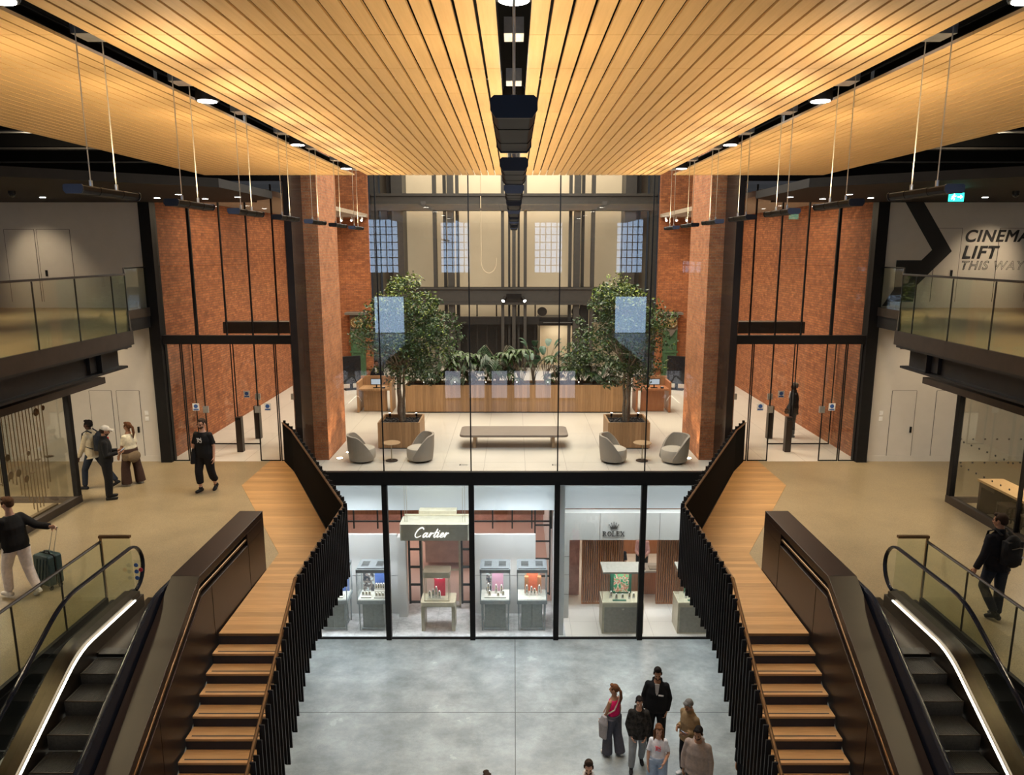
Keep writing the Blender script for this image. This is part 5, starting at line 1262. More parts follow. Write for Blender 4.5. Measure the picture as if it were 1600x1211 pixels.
def person(label, x, y, z, yaw, H=1.75, skin='fair', hair=('dark', 'short'), top=None, bottom=None, shoes=(.02, .02, .02),
           RA=None, LA=None, RL=None, LL=None, lean=0., leanx=0., head=(0, 0), build=1., female=False, seated=False, groups=None, open_leg=True):
    """local frame: +Y is where the person faces, +X the person's right hand side. RA/LA = (upper arm direction, forearm direction, curl);
    RL/LL = (thigh direction, shin direction, toe pitch)"""
    t = thing('person', label, 'person', (x, y, z), R(yaw))
    k = H / 1.75
    t.scale = (k, k, k)
    top = dict(dict(col=(.02, .02, .022), sleeve='long', hem=.86, ease=.022, hood=False, collar=False), **(top or {}))
    bottom = dict(dict(col=(.02, .02, .025), ease=.018, flare=0., length=.1), **(bottom or {}))
    RA = RA or ((.16, -.04, -1), (.02, .16, -1), .5); LA = LA or ((-.16, -.04, -1), (-.02, .16, -1), .5)
    RL = RL or ((.05, .03, -1), (0, -.05, -1), 0); LL = LL or ((-.05, .03, -1), (0, -.05, -1), 0)
    legs = []
    for sg, lg in ((1, RL), (-1, LL)):
        hip = Vector((sg * .093, 0, 0)); kn = hip + nrm(lg[0]) * .43; an = kn + nrm(lg[1]) * .405
        legs.append([hip, kn, an, lg[2] if len(lg) > 2 else 0, sg])
    low = min(l[2].z - (.085 + .10 * math.sin(R(max(0, l[3])))) for l in legs)
    pel = Vector((0, 0, -low))
    for l in legs:
        for i in range(3): l[i] = l[i] + pel
    pz = pel.z
    # spine with lean
    def sp(h): # point on the spine, h metres above the hips (0..0.6)
        a = lean; 
        return pel + Vector((math.sin(leanx) * h, math.sin(a) * h, math.cos(a) * h))
    shw = (.138 if female else .156) * build
    prof = [(-.06, .155, .105), (.02, .168, .115), (.10, .158, .108), (.20, .138 if female else .150, .098), (.30, .148 if female else .160, .108), (.38, .154 if female else .168, .112), (.43, .140 if female else .154, .102), (.47, .110 if female else .120, .088), (.505, .080, .074), (.535, .062, .060), (.555, .056, .056)]
    def torso(mb, e, h0, h1, flat=1.):
        pts = []; ra = []; rb = []
        for h, w, d in prof:
            if h < h0 - .03 or h > h1 + .001: continue
            ee = e if h < .37 else e * .4; pts.append(sp(h)); ra.append(w * build + ee); rb.append(d * (build * .6 + .4 if build < 1.15 else build) + ee)
        if h0 < -.07:
            for h in (h0,): pts.insert(0, sp(h)); ra.insert(0, .172 * build + e); rb.insert(0, .118 * build + e)
        mb.tube(pts, ra, 18, (1, 0, 0), True, rb)
    neck = sp(.56); hd = sp(.56) + Vector((0, .012, .0))
    arms = []
    for sg, ar in ((1, RA), (-1, LA)):
        s0 = sp(.435) + Vector((sg * shw, 0, 0)); el = s0 + nrm(ar[0]) * .285; wr = el + nrm(ar[1]) * .25
        arms.append((s0, el, wr, nrm(ar[1]), ar[2] if len(ar) > 2 else .5, sg, ar[3] if len(ar) > 3 else None))
    hr = Matrix.Rotation(R(head[0]), 3, 'Z') @ Matrix.Rotation(R(-head[1]), 3, 'X')
    hb = neck + Vector((0, .012, .060))
    def Hd(v): return hb + hr @ (Vector(v) * 1.06)
    # --- the body: one continuous skin
    b = MB()
    torso(b, -.012, -.06, .555)
    b.tube([sp(.50), neck + Vector((0, .004, .03)), Hd((0, -.005, .03))], [.062, .054, .054], 12)
    b.ell(Hd((0, -.012, .098)), (.074, .094, .088), hr); b.ell(Hd((0, .022, .045)), (.058, .066, .080), hr)
    b.ell(Hd((0, .050, -.012)), (.030, .028, .024), hr)              # chin
    b.ell(Hd((0, .062, .092)), (.050, .026, .016), hr)               # brow
    b.tube([Hd((0, .082, .078)), Hd((0, .103, .043)), Hd((0, .088, .036))], [.009, .013, .010], 8)
    for q in (-1, 1):
        b.ell(Hd((q * .037, .060, .047)), (.020, .022, .020), hr)     # cheek
        b.ell(Hd((q * .074, -.008, .058)), (.010, .020, .030), hr)    # ear
    b.ell(Hd((0, .080, .014)), (.022, .012, .009), hr)               # lips
    for s0, el, wr, d, curl, sg, pn in arms:
        b.tube([s0 + Vector((-sg * .05, 0, .0)), s0, s0.lerp(el, .45), el, el.lerp(wr, .3), wr, wr + d * .02], [.044, .047, .041, .035, .036, .026, .026], 12)
        n = Vector(pn) if pn else Vector((-sg, .15, 0)); n = (n - d * n.dot(d)).normalized(); w = d.cross(n)   # n palm normal, w across the palm
        if w.dot(Vector((0, 1, 0))) < 0 and not pn: w = -w
        b.tube([wr, wr + d * .03, wr + d * .075, wr + d * .095], [.022, .033, .041, .038], 12, w, True, [.017, .016, .016, .013])
        for f in range(4):
            o = wr + d * (.088, .094, .090, .080)[f] + w * (.029 - .0195 * f); Ls = (.040, .026, .02); sc_ = (.96, 1.06, 1.0, .8)[f]
            a = curl * .5; p = [o]; dd = d
            for q, L in enumerate(Ls):
                ca = a + curl * (.35 + .15 * f * .3) * q * 1.6
                dd = (d * math.cos(ca) + n * math.sin(ca)).normalized(); p.append(p[-1] + dd * L * sc_)
            b.tube([o - d * .02] + p, [.0095, .0098, .0090, .0082, .0068], 7)
        th0 = wr + d * .028 + w * .028; td = (d * .62 + w * .72 + n * .35).normalized(); td2 = (d * .85 + w * .25 + n * (.3 + curl * .3)).normalized()
        b.tube([th0 - d * .01 - w * .012, th0, th0 + td * .035, th0 + td * .035 + td2 * .030, th0 + td * .035 + td2 * .05], [.013, .0135, .0115, .010, .0075], 7)
    for hip, kn, an, tp, sg in legs:
        b.tube([hip + Vector((0, 0, .03)), hip.lerp(kn, .3), kn, kn.lerp(an, .3), an.lerp(kn, .12), an + Vector((0, 0, -.02))], [.085, .078, .055, .056, .040, .040], 12)
    body = put(fuse(b, .0085, 2), 'body', cm(SKIN[skin], .55, 30, .08), t)
    # eyes, mouth
    ey = MB()
    for q in (-1, 1): ey.ell(Hd((q * .030, .0765, .074)), (.0135, .007, .0065), hr, 10, 6)
    e1 = put(ey.mesh('eyes', True), 'eyes', cm((.03, .022, .018), .2), t); e1['label'] = 'dark eyes'
    put(MB().ell(Hd((0, .0905, .014)), (.021, .004, .0055), hr, 10, 5).mesh('mouth', True), 'mouth', cm((.28, .09, .075), .5), t)
    if hair[1] == 'beard' or (len(hair) > 2 and hair[2] == 'beard'):
        m = MB().ell(Hd((0, .034, .008)), (.0575, .058, .040), hr).ell(Hd((0, .052, -.012)), (.034, .030, .025), hr); put(m.mesh('beard', True), 'beard', cm((.075, .042, .028), .9, 60, .4), t)
    # hair
    h = MB(); st = hair[1]
    if st not in ('bald', 'cap', 'beanie'):
        h.ell(Hd((0, -.026, .118)), (.080, .093, .082), hr); h.ell(Hd((0, -.052, .078)), (.070, .064, .068), hr)
        h.ell(Hd((0, .045, .165)), (.058, .040, .028), hr)
        for q in (-1, 1): h.tube([Hd((q * .070, .02, .13)), Hd((q * .073, .022, .07))], [.018, .010], 8)
    if st == 'quiff': h.tube([Hd((-.045, .03, .18)), Hd((0, .045, .20)), Hd((.045, .03, .18))], [.03, .038, .03], 8)
    if st in ('long', 'long_front'):
        bk = neck + Vector((0, -.09, -.02))
        h.tube([Hd((0, -.06, .10)), Hd((0, -.085, .0)), bk, bk + Vector((0, -.02, -.16))], [.078, .075, .08, .05], 12, (1, 0, 0), True, [.05, .045, .035, .02])
        for q in (-1, 1): h.tube([Hd((q * .066, .02, .14)), Hd((q * .082, .0, .05)), neck + Vector((q * .085, .01, -.02)), neck + Vector((q * .09, .06, -.14))], [.022, .026, .028, .014], 8)
    if st == 'ponytail':
        b0 = Hd((0, -.11, .11)); h.ell(b0, (.03, .03, .03)); h.tube([b0, b0 + Vector((0, -.05, -.05)), b0 + Vector((0, -.07, -.2)), b0 + Vector((0, -.045, -.36))], [.022, .034, .036, .010], 10)
    if h.v: put(fuse(h, .009, 2, 'hair'), 'hair', cm(HAIR[hair[0]], .85, 70, .45), t)
    if st == 'cap':
        put(fuse(MB().ell(Hd((0, -.03, .07)), (.078, .085, .075), hr), .009, 1, 'hair'), 'hair', cm(HAIR[hair[0]], .6), t)
        c = MB().ell(Hd((0, -.012, .120)), (.084, .103, .085), hr); c.tube([Hd((-.06, .06, .118)), Hd((0, .15, .105)), Hd((.06, .06, .118))], [.02, .05, .02], 10, (0, 1, 0), True, .008) ; c.tube([Hd((0, .05, .118)), Hd((0, .165, .10))], [.075, .05], 12, (1, 0, 0), True, .006)
        put(fuse(c, .007, 1, 'cap'), 'cap', cm((.62, .58, .5), .8), t)
    if st == 'beanie':
        put(fuse(MB().ell(Hd((0, -.018, .118)), (.085, .105, .092), hr).ell(Hd((0, -.03, .085)), (.083, .092, .06), hr), .009, 2, 'hair'), 'hair', cm(HAIR['grey'], .95, 80, .3), t)
    # --- top
    e = top['ease']; m = MB()
    torso(m, e, top['hem'] - .92, .50 if top.get('low') else .525)
    sv = top['sleeve']
    if sv != 'none':
        for s0, el, wr, d, curl, sg, pn in arms:
            ins = s0 + Vector((-sg * .06, 0, .0))
            if sv == 'long':
                p = [ins, s0, s0.lerp(el, .5), el, el.lerp(wr, .5), wr - d * .005]; r = [.048, .050, .044, .039, .036, .031]
            else:
                p = [ins, s0, s0.lerp(el, .45), s0.lerp(el, .78 if sv == 'short' else .35)]; r = [.048, .050, .047, .050]
            m.tube(p, [a + e * .55 for a in r], 12)
            m.ell(s0, (.054 + e * .45,) * 3)
    if top['collar']: m.tube([sp(.52), sp(.585)], [.085, .078], 14, (1, 0, 0), True, [.075, .07])
    if top['hood']:
        m.tube([sp(.49) + Vector((-.06, .075, .0)), sp(.52) + Vector((-.085, .0, .0)), sp(.53) + Vector((-.075, -.06, .005)), sp(.52) + Vector((0, -.105, .0)), sp(.53) + Vector((.075, -.06, .005)), sp(.52) + Vector((.085, .0, .0)), sp(.49) + Vector((.06, .075, .0))], [.014, .022, .034, .05, .034, .022, .014], 10)
    me = fuse(m, .012, 4, 'top'); tp_ = put(me, top.get('name', 'top'), cm(top['col'], .85, top.get('noise', 22), top.get('amt', .14)), t)
    if top.get('print'):
        g = MB(); rr = random.Random(4); c0 = sp(.34) + Vector((0, .115 * (build * .6 + .4) + e + .004, 0))
        for _ in range(9): g.tube([c0 + Vector((rr.uniform(-.07, .07), 0, rr.uniform(-.07, .07))), c0 + Vector((rr.uniform(-.07, .07), .004, rr.uniform(-.07, .07)))], .008, 5)
        g.build('shirt_print', cm(top['print'], .7), tp_)
    if top.get('shirt'):   # light shirt in an open collar
        m = MB().prism([(-.045, .53), (.045, .53), (.028, .36), (0, .30), (-.028, .36)], 'y', 0, .02)
        o = sp(0); m.v = [(v[0] + o.x, v[1] + o.y + math.sin(lean) * (v[2]) + (.100 + e * .9 if v[2] < .45 else .075 + e), v[2] + o.z) for v in m.v]
        m.build('shirt', cm(top['shirt'], .8), t)
    # --- bottom
    e = bottom['ease']; m = MB()
    torso(m, e - .004, -.06, .10)
    for hip, kn, an, tp, sg in legs:
        fl = bottom['flare']
        if bottom['length'] > .3:
            endp = kn.lerp(an, .05); m.tube([hip + Vector((0, 0, .04)), hip.lerp(kn, .35), endp], [.098 + e, .088 + e, .075 + e], 14)
        else:
            q = bottom['length'] - .085; endp = an + Vector((0, 0, max(-.03, q)))
            m.tube([hip + Vector((0, 0, .04)), hip.lerp(kn, .35), kn, kn.lerp(an, .45), endp], [.092 + e, .082 + e, .060 + e + fl * .3, .057 + e + fl * .6, .047 + e + fl], 14)
    put(fuse(m, .012, 4, 'trousers'), bottom.get('name', 'trousers'), cm(bottom['col'], .85), t)
    # --- shoes
    for hip, kn, an, tp, sg in legs:
        a = R(tp); f = Vector((sg * .12, math.cos(a), -math.sin(a))).normalized(); u = Vector((0, math.sin(a), math.cos(a)))
        o = an - u * .048
        m = MB().tube([o - f * .075, o - f * .045, o + f * .03, o + f * .10, o + f * .155, o + f * .178], [.028, .040, .041, .047, .040, .018], 12, (1, 0, 0), True, [.03, .038, .036, .030, .022, .012])
        m.tube([an + u * .03, an - u * .03], [.044, .046], 10)
        m.tube([o - u * .03 - f * .07, o - u * .03 + f * .04, o - u * .03 + f * .165], [.036, .044, .034], 10, (1, 0, 0), True, .010)
        put(fuse(m, .009, 2, 'shoe'), 'shoe', cm(shoes, .6), t)
    t['_'] = 0; del t['_']
    t_info = dict(root=t, arms=arms, sp=sp, Hd=Hd, neck=neck, pel=pel, k=k, yaw=R(yaw), loc=Vector((x, y, z)))
    return t_info
def world(P, v):
    return P['loc'] + Matrix.Rotation(P['yaw'], 3, 'Z') @ (Vector(v) * P['k'])
def hand(P, right=True):
    s0, el, wr, d, curl, sg, pn = P['arms'][0 if right else 1]
    return world(P, wr + d * .09)
def phone(P, right, lb, rz=0, tilt=50):
    o = MB().box((0, 0, 0), (.075, .15, .009)).build('phone', 'screen'); MB().box((0, 0, .005), (.068, .14, .002)).build('display', 'screen_on', o)
    o.location = hand(P, right) + Vector((0, 0, .03)); o.rotation_euler = (R(tilt), 0, P['yaw']); tag(o, lb, 'phone'); return o
def backpack(P, lb, col, accent=None):
    o = thing('rucksack', lb, 'rucksack', P['loc'], P['yaw']); o.scale = (P['k'],) * 3
    c = P['sp'](.28) + Vector((0, -.235, 0))
    m = MB().ell(c + Vector((0, 0, .03)), (.165, .10, .255)).ell(c + Vector((0, -.03, -.08)), (.15, .10, .15)).box(c, (.27, .14, .38))
    put(fuse(m, .012, 5, 'bag'), 'bag', cm(col, .75), o)
    for q in (-1, 1):
        p = [P['sp'](.50) + Vector((q * .09, -.13, .02)), P['sp'](.545) + Vector((q * .10, -.02, .035)), P['sp'](.49) + Vector((q * .105, .105, .02)), P['sp'](.32) + Vector((q * .13, .135, 0)), P['sp'](.2) + Vector((q * .175, .02, 0)), P['sp'](.14) + Vector((q * .14, -.13, 0))]
        MB().tube(p, .024, 8, (1, 0, 0), True, .012).build('strap', cm(col, .75), o, smooth=True)
    MB().tube([c + Vector((-.11, -.10, .1)), c + Vector((0, -.128, .13)), c + Vector((.11, -.10, .1))], .008, 6).build('zip', 'steel', o)
    if accent: MB().box(c + Vector((.10, -.11, .05)), (.10, .03, .09)).build('red_panel', cm(accent), o)
    MB().box(c + Vector((.06, -.145, -.02)), (.045, .012, .03)).build('badge', 'white', o)
    return o

# ---- hall on the suitcase side (floor L1)
P = person('person in a black jumper and white trousers striding off, pulling a suitcase', -8.22, 11.35, L1, 66, 1.74, 'fair', ('brown', 'short'),
           dict(col=(.012, .012, .013), ease=.045, hem=.84), dict(col=(.66, .60, .54), ease=.022), (.62, .58, .52),
           RA=((.45, -.75, -.62), (.25, -.85, -.05), .9), LA=((-.2, .3, -1), (0, .5, -1), .5),
           RL=((.06, -.10, -1), (0, -.50, -1), 34), LL=((-.04, .36, -1), (0, .02, -1), 0), lean=.12, head=(10, 5))
hnd = hand(P)
sc_ = thing('suitcase', 'dark green hard shell suitcase standing behind the striding person', 'suitcase', (-7.98, 11.72, L1), R(-24))
MB().prism([(a, b + .34) for a, b in rrect(.20, .27, .05)], 'y', -.125, -.005).build('front_shell', cm((.035, .06, .06), .4), sc_, bevel=.025)
MB().prism([(a, b + .34) for a, b in rrect(.20, .27, .05)], 'y', .005, .125).build('back_shell', cm((.035, .06, .06), .4), sc_, bevel=.025)
MB().prism([(a, b + .34) for a, b in rrect(.203, .273, .05)], 'y', -.008, .008).build('zip', 'black', sc_)
rb_ = MB()
for q in (-.12, -.04, .04, .12): rb_.tube([(q - .05, -.13, .12), (q + .05, -.13, .55)], .007, 6)
rb_.build('shell_ribs', cm((.035, .06, .06), .4), sc_)
MB().tube([(-.07, 0, .61), (-.06, 0, .645), (.06, 0, .645), (.07, 0, .61)], .012, 8).build('carry_handle', 'black', sc_)
lh = Matrix.Rotation(R(24), 3, 'Z') @ (hnd - Vector((-7.98, 11.72, L1)))
hl = MB(); d_ = (Vector((lh.x, lh.y, 0))).normalized() * .0
for q in (-.06, .06): hl.tube([(q, .08, .60), (lh.x + q * .9, lh.y, lh.z - .01)], .006, 6)
hl.tube([(lh.x - .065, lh.y, lh.z), (lh.x + .065, lh.y, lh.z)], .012, 8); hl.build('pull_handle', 'chrome', sc_)
for a in (-.15, .15):
    for b in (-.08, .08): MB().disc((a, b, .035), .035, .022, 'x', 14).build('wheel', 'black', sc_)
P = person('person in a cream gilet and dark jeans walking past the glass with a rucksack', -10.15, 17.0, L1, 82, 1.76, 'dark', ('black', 'short'),
           dict(col=(.40, .33, .22), ease=.035, hem=.82, sleeve='long', collar=True), dict(col=(.018, .022, .032), ease=.012), (.012, .012, .014),
           RA=((.14, -.3, -1), (.0, .1, -1), .7), LA=((-.14, .3, -1), (0, .5, -1), .6), RL=((.04, -.55, -1), (0, -.75, -1), 30), LL=((-.04, .45, -1), (0, .1, -1), 0), lean=.08)
backpack(P, 'black rucksack with a red panel on the cream gilet walker', (.014, .016, .022), (.55, .02, .02))
P = person('person in black with a pale cap standing and looking at a phone', -9.42, 16.25, L1, -62, 1.76, 'tan', ('dark', 'cap', 'beard'),
           dict(col=(.014, .014, .014), ease=.03, collar=True), dict(col=(.016, .015, .015), ease=.028), (.012, .012, .012), build=1.12,
           RA=((.22, .05, -1), (-.35, 1, .12), .9), LA=((-.22, .05, -1), (.3, 1, .05), .9), head=(8, 18))
phone(P, True, 'phone held by the person in the pale cap', tilt=35)
P = person('person with a long ponytail, cream t-shirt and brown flared trousers', -9.42, 17.3, L1, 72, 1.60, 'tan', ('auburn', 'ponytail'),
           dict(col=(.66, .60, .44), sleeve='short', ease=.02, hem=.98), dict(col=(.055, .03, .022), ease=.035, flare=.05, length=.04), (.62, .58, .52), female=True, build=1.18,
           RA=((.2, .05, -1), (-.15, .5, -.8), .7), LA=((-.16, .22, -1), (0, .45, -1), .5), RL=((.14, -.12, -1), (.04, -.12, -1), 0), LL=((-.12, .14, -1), (0, .0, -1), 0), head=(5, 0))
w = thing('tied_jacket', 'olive jacket tied round the waist of the ponytail person', 'jacket', P['loc'], P['yaw']); w.scale = (P['k'],) * 3
m = MB(); m.tube([P['sp'](-.20), P['sp'](-.06), P['sp'](.07), P['sp'](.13)], [.235, .235, .215, .19], 18, (1, 0, 0), True, [.175, .175, .155, .13]); m.ell(P['sp'](-.12) + Vector((0, -.14, 0)), (.2, .08, .16))
put(fuse(m, .012, 4, 'cloth'), 'cloth', cm((.17, .12, .07), .85), w)
P = person('person in a black t-shirt and black cropped trousers walking towards the stairs', -7.36, 16.75, L1, 172, 1.80, 'fair', ('dark', 'short', 'beard'),
           dict(col=(.012, .012, .013), sleeve='short', ease=.035, hem=.84, print=(.55, .55, .55)), dict(col=(.014, .013, .014), ease=.03, length=.2), (.012, .012, .012), build=1.06,
           RA=((.24, .08, -1), (.06, .25, -1), .9), LA=((-.22, -.12, -1), (-.05, .2, -1), .7), RL=((.05, .22, -1), (0, -.06, -1), 0), LL=((-.03, -.1, -1), (0, -.4, -1), 26), head=(-6, 6))
gl_ = thing('glasses', 'dark framed glasses worn by the person in the black t-shirt', 'glasses', P['loc'], P['yaw']); gl_.scale = (P['k'],) * 3
g = MB()
for q in (-1, 1):
    g.tube([P['Hd']((q * .032 + .022 * math.cos(R(a)), .088, .072 + .016 * math.sin(R(a)))) for a in range(0, 361, 30)], .004, 5); g.tube([P['Hd']((q * .054, .085, .078)), P['Hd']((q * .076, .0, .072))], .004, 5)
g.build('frame', 'black', gl_)
j = thing('black_jacket', 'black jacket carried by the person in the black t-shirt', 'jacket', P['loc'], P['yaw']); j.scale = (P['k'],) * 3
hh = P['arms'][0][2]; m = MB().tube([hh + Vector((-.06, 0, .2)), hh + Vector((-.05, .02, .02)), hh + Vector((-.05, .02, -.14))], [.06, .10, .12], 14, (0, 1, 0), True, [.05, .07, .075])
put(fuse(m, .012, 5, 'cloth'), 'cloth', cm((.011, .011, .012), .9), j)

# ---- hall on the cinema sign side
P = person('person in a black jacket and dark jeans walking away beside the glass balustrade', 7.5, 10.62, L1, 12, 1.74, 'tan', ('dark', 'short'),
           dict(col=(.013, .013, .016), ease=.035, hem=.84, collar=True), dict(col=(.020, .024, .034), ease=.014), (.012, .012, .012), build=1.08,
           RA=((.22, -.05, -1), (.1, .1, -1), .8), LA=((-.3, .0, -1), (-.28, .22, -1), .8), RL=((.08, .05, -1), (-.10, -.12, -1), 0), LL=((.02, .28, -1), (.16, -.55, -1), 24), head=(20, 6), lean=.04)
backpack(P, 'black rucksack with a small white badge on the walker by the balustrade', (.012, .012, .013))
P = person('security guard like person in a dark suit standing in the side lobby', 8.62, 22.0, L1, 78, 1.72, 'dark', ('grey', 'short'),
           dict(col=(.028, .028, .03), ease=.035, hem=.74, shirt=(.6, .6, .6), collar=True), dict(col=(.014, .014, .015), ease=.02), (.01, .01, .01), build=1.1,
           RA=((.12, .1, -1), (-.3, .5, -.8), .7), LA=((-.12, .1, -1), (.2, .5, -.8), .7))
# ---- attendant at the desk
person('person in a dark suit standing at the planter desk', -5.05, 26.6, L1, 172, 1.74, 'brown', ('black', 'short'), dict(col=(.016, .016, .018), ease=.03, hem=.8, shirt=(.6, .6, .62), collar=True),
       dict(col=(.015, .015, .018)), RA=((.3, .1, -1), (.1, .6, -.8), .6), LA=((-.3, .1, -1), (-.1, .6, -.8), .6), head=(0, 10))

# ---- the lower hall
P = person('person in a pink vest and grey wide trousers seen from behind, bag on the shoulder', 2.08, 13.68, 0, 40, 1.63, 'tan', ('auburn', 'ponytail'),
           dict(col=(.72, .02, .13), sleeve='none', ease=.008, hem=.98, low=True), dict(col=(.085, .085, .105), ease=.03, flare=.045, length=.02), (.62, .6, .56), female=True, build=.98,
           RA=((.22, .0, -1), (.06, .12, -1), .4), LA=((-.2, .15, -1), (-.05, .5, -.8), .6), RL=((.05, -.05, -1), (0, -.25, -1), 12), LL=((-.06, .14, -1), (0, .0, -1), 0), head=(28, 2))
bg = thing('shoulder_bag', 'grey jacket and tote hanging from the pink vest person', 'bag', P['loc'], P['yaw']); bg.scale = (P['k'],) * 3
m = MB().tube([P['sp'](.12) + Vector((-.24, .05, 0)), P['sp'](-.05) + Vector((-.27, .06, 0)), P['sp'](-.40) + Vector((-.29, .05, 0))], [.07, .13, .11], 14, (0, 1, 0), True, [.05, .07, .045])
put(fuse(m, .012, 5, 'pouch'), 'pouch', cm((.30, .28, .285), .9), bg)
MB().tube([P['sp'](.12) + Vector((-.22, .06, 0)), P['sp'](.30) + Vector((-.12, -.125, 0)), P['sp'](.50) + Vector((.085, -.09, .02)), P['sp'](.52) + Vector((.09, .0, .035)), P['sp'](.40) + Vector((.04, .13, 0)), P['sp'](.14) + Vector((-.20, .13, 0))], .018, 8, (0, 1, 0), True, .008).build('strap', cm((.42, .34, .28)), bg, smooth=True)
P = person('tall person in a black hooded jacket with hands in pockets', 3.02, 13.95, 0, 168, 1.86, 'tan', ('black', 'quiff', 'beard'),
           dict(col=(.010, .010, .011), ease=.045, hem=.82, hood=True, shirt=(.4, .38, .36)), dict(col=(.011, .011, .012), ease=.025), (.012, .012, .012), build=1.1,
           RA=((.27, -.12, -1), (-.16, .30, -.9), .9), LA=((-.27, -.12, -1), (.16, .30, -.9), .9), head=(4, 10))
MB().box(P['sp'](.33) + Vector((-.08, .185, 0)), (.10, .008, .03)).build('chest_lettering', 'white', P['root'])
P = person('young person in a patterned black hoodie and grey joggers stepping forward', 2.52, 13.25, 0, 176, 1.64, 'fair', ('black', 'short'),
           dict(col=(.022, .020, .018), ease=.05, hem=.80, hood=True, noise=14, amt=.9), dict(col=(.24, .25, .26), ease=.022), (.02, .02, .022), build=1.0,
           RA=((.26, .05, -1), (-.3, .35, -.9), .9), LA=((-.26, .05, -1), (.3, .35, -.9), .9), RL=((.06, .25, -1), (.04, -.02, -1), 0), LL=((-.04, -.14, -1), (0, -.42, -1), 26), head=(0, 8))
P = person('young person in a white printed t-shirt and pale jeans with long hair', 2.76, 12.45, 0, 170, 1.60, 'fair', ('auburn', 'long'),
           dict(col=(.68, .68, .72), sleeve='short', ease=.014, hem=.96, print=(.75, .16, .2)), dict(col=(.32, .40, .52), ease=.032, flare=.03, length=.03), (.6, .6, .6), female=True,
           RA=((.22, .12, -1), (.0, .22, -1), .6), LA=((-.30, .0, -1), (.35, .7, -.35), .7), head=(4, 10))
P = person('person in a tan jacket with cropped grey hair reading a phone', 3.50, 13.05, 0, 122, 1.74, 'tan', ('grey', 'short'),
           dict(col=(.25, .165, .085), ease=.04, hem=.84, collar=True), dict(col=(.012, .012, .014), ease=.022), (.66, .66, .66), build=1.1,
           RA=((.14, -.22, -1), (-.3, .9, .1), .8), LA=((-.14, -.22, -1), (.3, .9, .1), .8), head=(0, 30), RL=((.05, .05, -1), (0, -.05, -1), 0), LL=((-.05, .12, -1), (0, -.02, -1), 0))
phone(P, False, 'phone read by the person in the tan jacket', tilt=40)
P = person('person in a beige hoodie and grey trousers standing nearest the fins', 3.44, 12.15, 0, 152, 1.77, 'tan', ('black', 'short', 'beard'),
           dict(col=(.33, .26, .225), ease=.05, hem=.80, hood=True), dict(col=(.10, .095, .09), ease=.025), (.5, .5, .5), build=1.12,
           RA=((.24, .02, -1), (.0, .15, -1), .8), LA=((-.24, .02, -1), (-.02, .15, -1), .8), head=(-4, 14))
person('person with dark hair cut off at the chin by the picture edge', 1.30, 11.25, 0, 178, 1.75, 'fair', ('dark', 'quiff', 'beard'), dict(col=(.50, .48, .46), hood=True, ease=.04), dict(col=(.03, .03, .035)), head=(-5, 4))
person('person of whom only the dark crown of the head shows at the picture edge', -.46, 11.0, 0, 20, 1.71, 'tan', ('dark', 'short'), dict(col=(.05, .05, .055)), dict(col=(.03, .03, .035)))
person('person in dark clothes half hidden behind the stair fins', 4.45, 12.3, 0, 140, 1.74, 'tan', ('black', 'short'), dict(col=(.016, .016, .017), ease=.04), dict(col=(.016, .016, .018)))
person('person with dark hair below the escalator in a cream top', 9.15, 12.6, 0, 150, 1.72, 'tan', ('black', 'short'), dict(col=(.42, .36, .30), ease=.03), dict(col=(.03, .03, .035)), RA=((.5, .4, -.8), (-.3, .8, .3), .8))
person('person in a pale jacket under the escalator beside the dark haired one', 9.25, 11.7, 0, 200, 1.68, 'fair', ('brown', 'short'), dict(col=(.34, .29, .26), ease=.03), dict(col=(.04, .03, .03)), LA=((-.5, .4, -.8), (.3, .8, .3), .8))

# ---- in the watch shop
person('person in a black t-shirt sitting at the service counter, chin on hand', 3.38, 21.8, 0, 160, 1.74, 'fair', ('black', 'short'), dict(col=(.012, .014, .022), sleeve='short', ease=.025), dict(col=(.30, .26, .22), ease=.02), (.02, .02, .02),
       RA=((.2, .55, -.8), (-.25, .5, .85), .9), LA=((-.2, .45, -.85), (.1, .9, .1), .6), RL=((.1, .9, -.28), (0, .0, -1), 0), LL=((-.1, .9, -.28), (0, -.1, -1), 0), lean=.18, head=(0, 12))
person('person in a pink shirt and black apron standing at the service counter', 4.08, 21.85, 0, 172, 1.72, 'fair', ('brown', 'short'), dict(col=(.50, .30, .28), ease=.02), dict(col=(.02, .02, .022)), RA=((.15, .35, -1), (-.3, .9, -.2), .6), LA=((-.15, .35, -1), (.3, .9, -.2), .6), head=(0, 30))
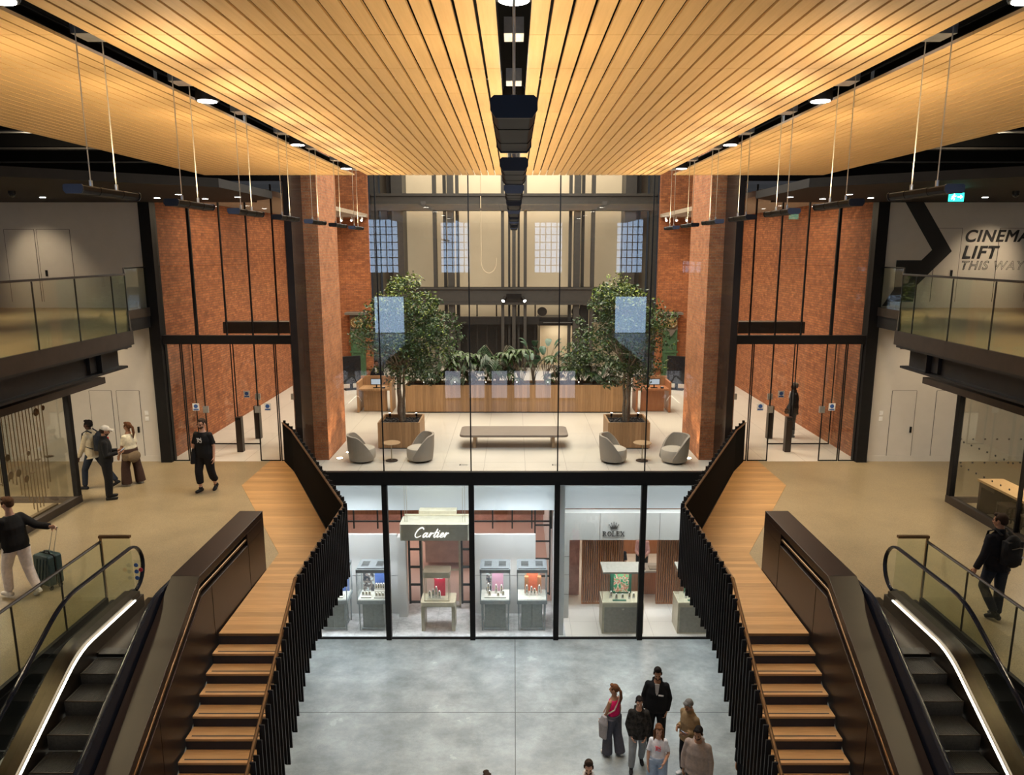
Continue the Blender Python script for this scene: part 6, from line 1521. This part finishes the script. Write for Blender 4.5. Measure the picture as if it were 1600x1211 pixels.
# ================================================================ LIGHT, WORLD, CAMERA
WARM = (1, .80, .54); NEUT = (1, .90, .74); COOL = (.90, .96, 1.0)
for x in (-2.81, 0, 2.81):
    for y in (4.30, 7.06, 9.9, 12.7):
        light('slot_lamp', 'SPOT', (x, y, 11.77), 190, (1, .90, .78), .03, spot=70, blend=.8, target=(x, y, 0))
for s in (-1, 1):
    for x, y in ((8.35, 17.6), (7.35, 17.9), (7.35, 16.5), (10.9, 17.4), (11.6, 15.2), (6.35, 17.3)):
        light('soffit_lamp', 'SPOT', (s * x, y, 11.63), 200 if abs(x) < 9 else 110, WARM, .025, spot=75, blend=.7, target=(s * x, y, 0))
    # hall downlights under the upper gallery
    for x, y in ((8.2, 5.0), (8.2, 8.2), (8.2, 11.4)):
        light('gallery_lamp', 'SPOT', (s * x, y, L2 - .74), 62, WARM, .06, spot=110, blend=.8, target=(s * x, y, 0))
    for y in (6.2, 8.6, 10.8):
        light('gallery_lamp', 'SPOT', (s * 9.0, y, 12.6), 330, WARM, .06, spot=90, blend=.8, target=(s * 9.0, y, 0))
    light('wall_wash', 'SPOT', (s * 12.6, 17.6, 11.63), 70 if s < 0 else 110, WARM, .02, spot=62, blend=.9, target=(s * 12.2, 19.3, 9.8))
    light('wall_wash', 'SPOT', (s * 11.0, 17.3, L2 - .6), 60, WARM, .04, spot=110, blend=.9, target=(s * 11.2, 19.3, 6.4))
    light('void_fill', 'POINT', (s * 9, 14.4, 12.1), 30, WARM, .1)  # unseen point light added to brighten the beams in the void
    light('lower_hall_light', 'AREA', (s * 9.3, 12, L1 - .3), 55, WARM, 2.5, 6)
    light('lower_hall_light', 'AREA', (s * 8.6, 7, L1 - .3), 40, WARM, 2, 4)
    # side lobbies
    light('side_lobby_light', 'AREA', (s * 7.8, 22.5, 11.8), 56, WARM, 1.6, 3.5)
    light('side_lobby_light', 'AREA', (s * 7.9, 28.5, 11.8), 56, WARM, 1.6, 5)
    for x, y in ((4.72, 20.2), (4.72, 21.3), (4.85, 19.6)):
        light('pier_uplight', 'SPOT', (s * x, y, L1 + .05), 60, (1, .70, .36), .05, spot=60, blend=.8, target=(s * (x + .25), y, L1 + 3))
    for q in range(6): light('track_lamp', 'SPOT', (s * (6.35 + .42 * q), 31.05, 11.58), 16, WARM, .05, spot=45, blend=.8, target=(s * (6.35 + .42 * q), 33, 8.5))
    light('shop_interior', 'AREA', (s * 11.9, 12.5, 7.2), 260 if s < 0 else 150, (1, .88, .72), 1.5, 6)
light('lobby_light', 'AREA', (0, 22.5, 17.2), 800, NEUT, 7, 6)
light('lobby_light', 'AREA', (0, 29.5, 17.2), 760, NEUT, 9, 7)
light('shaft_light', 'AREA', (0, 35.2, 17.0), 520, NEUT, 10, 1)
for s in (-1, 1): light('tree_lamp', 'SPOT', (s * 3.2, 19.8, 15.5), 750, (1, .9, .6), .1, spot=40, blend=.7, target=(s * 3.3, 21.2, 9))
light('car_light', 'AREA', (2.15, 35.2, L1 + 2.1), 9, NEUT, 1.0, .6)
for a, b in ((-6.6, -3.5), (-3.2, -1.3), (-1.0, 1.05), (1.5, 3.3), (3.5, 6.6)):
    light('shop_window_light', 'AREA', ((a + b) / 2, 18.85, SC_ - .03), (14 if a == -3.2 else 30 if a < 1.2 else 21) * (b - a) / 2, COOL, b - a - .1, .4, spread=110)
light('shop_deep_light', 'AREA', (-2.8, 23.8, SC_ - .03), 110, (1, .84, .74), 6, 3)
light('shop_deep_light', 'AREA', (4.2, 23.5, SC_ - .03), 85, (1, .80, .62), 4.5, 4)
# unseen area light added past the slat ceiling to brighten the open floor
light('hall_fill', 'AREA', (0, 15.6, 14.0), 380, COOL, 7, 3)

w = bpy.data.worlds.new('World'); SC.world = w; w.use_nodes = True
w.node_tree.nodes['Background'].inputs[0].default_value = (.9, .92, 1, 1); w.node_tree.nodes['Background'].inputs[1].default_value = .02

cam = bpy.data.cameras.new('Camera'); cam.sensor_width = 36; cam.lens = 1140 / 1600 * 36; cam.shift_x = -3 / 1600; cam.clip_end = 200
co = bpy.data.objects.new('Camera', cam); COL.objects.link(co); co.location = (0, 0, EYE); co.rotation_euler = (R(90 - 10.68), 0, 0)
SC.camera = co
SC.view_settings.view_transform = 'Standard'; SC.view_settings.look = 'None'; SC.view_settings.gamma = 1; SC.view_settings.exposure = 1.0
SC.view_settings.use_curve_mapping = False
SC.cycles.max_bounces = 8; SC.cycles.transparent_max_bounces = 24; SC.cycles.sample_clamp_indirect = 6
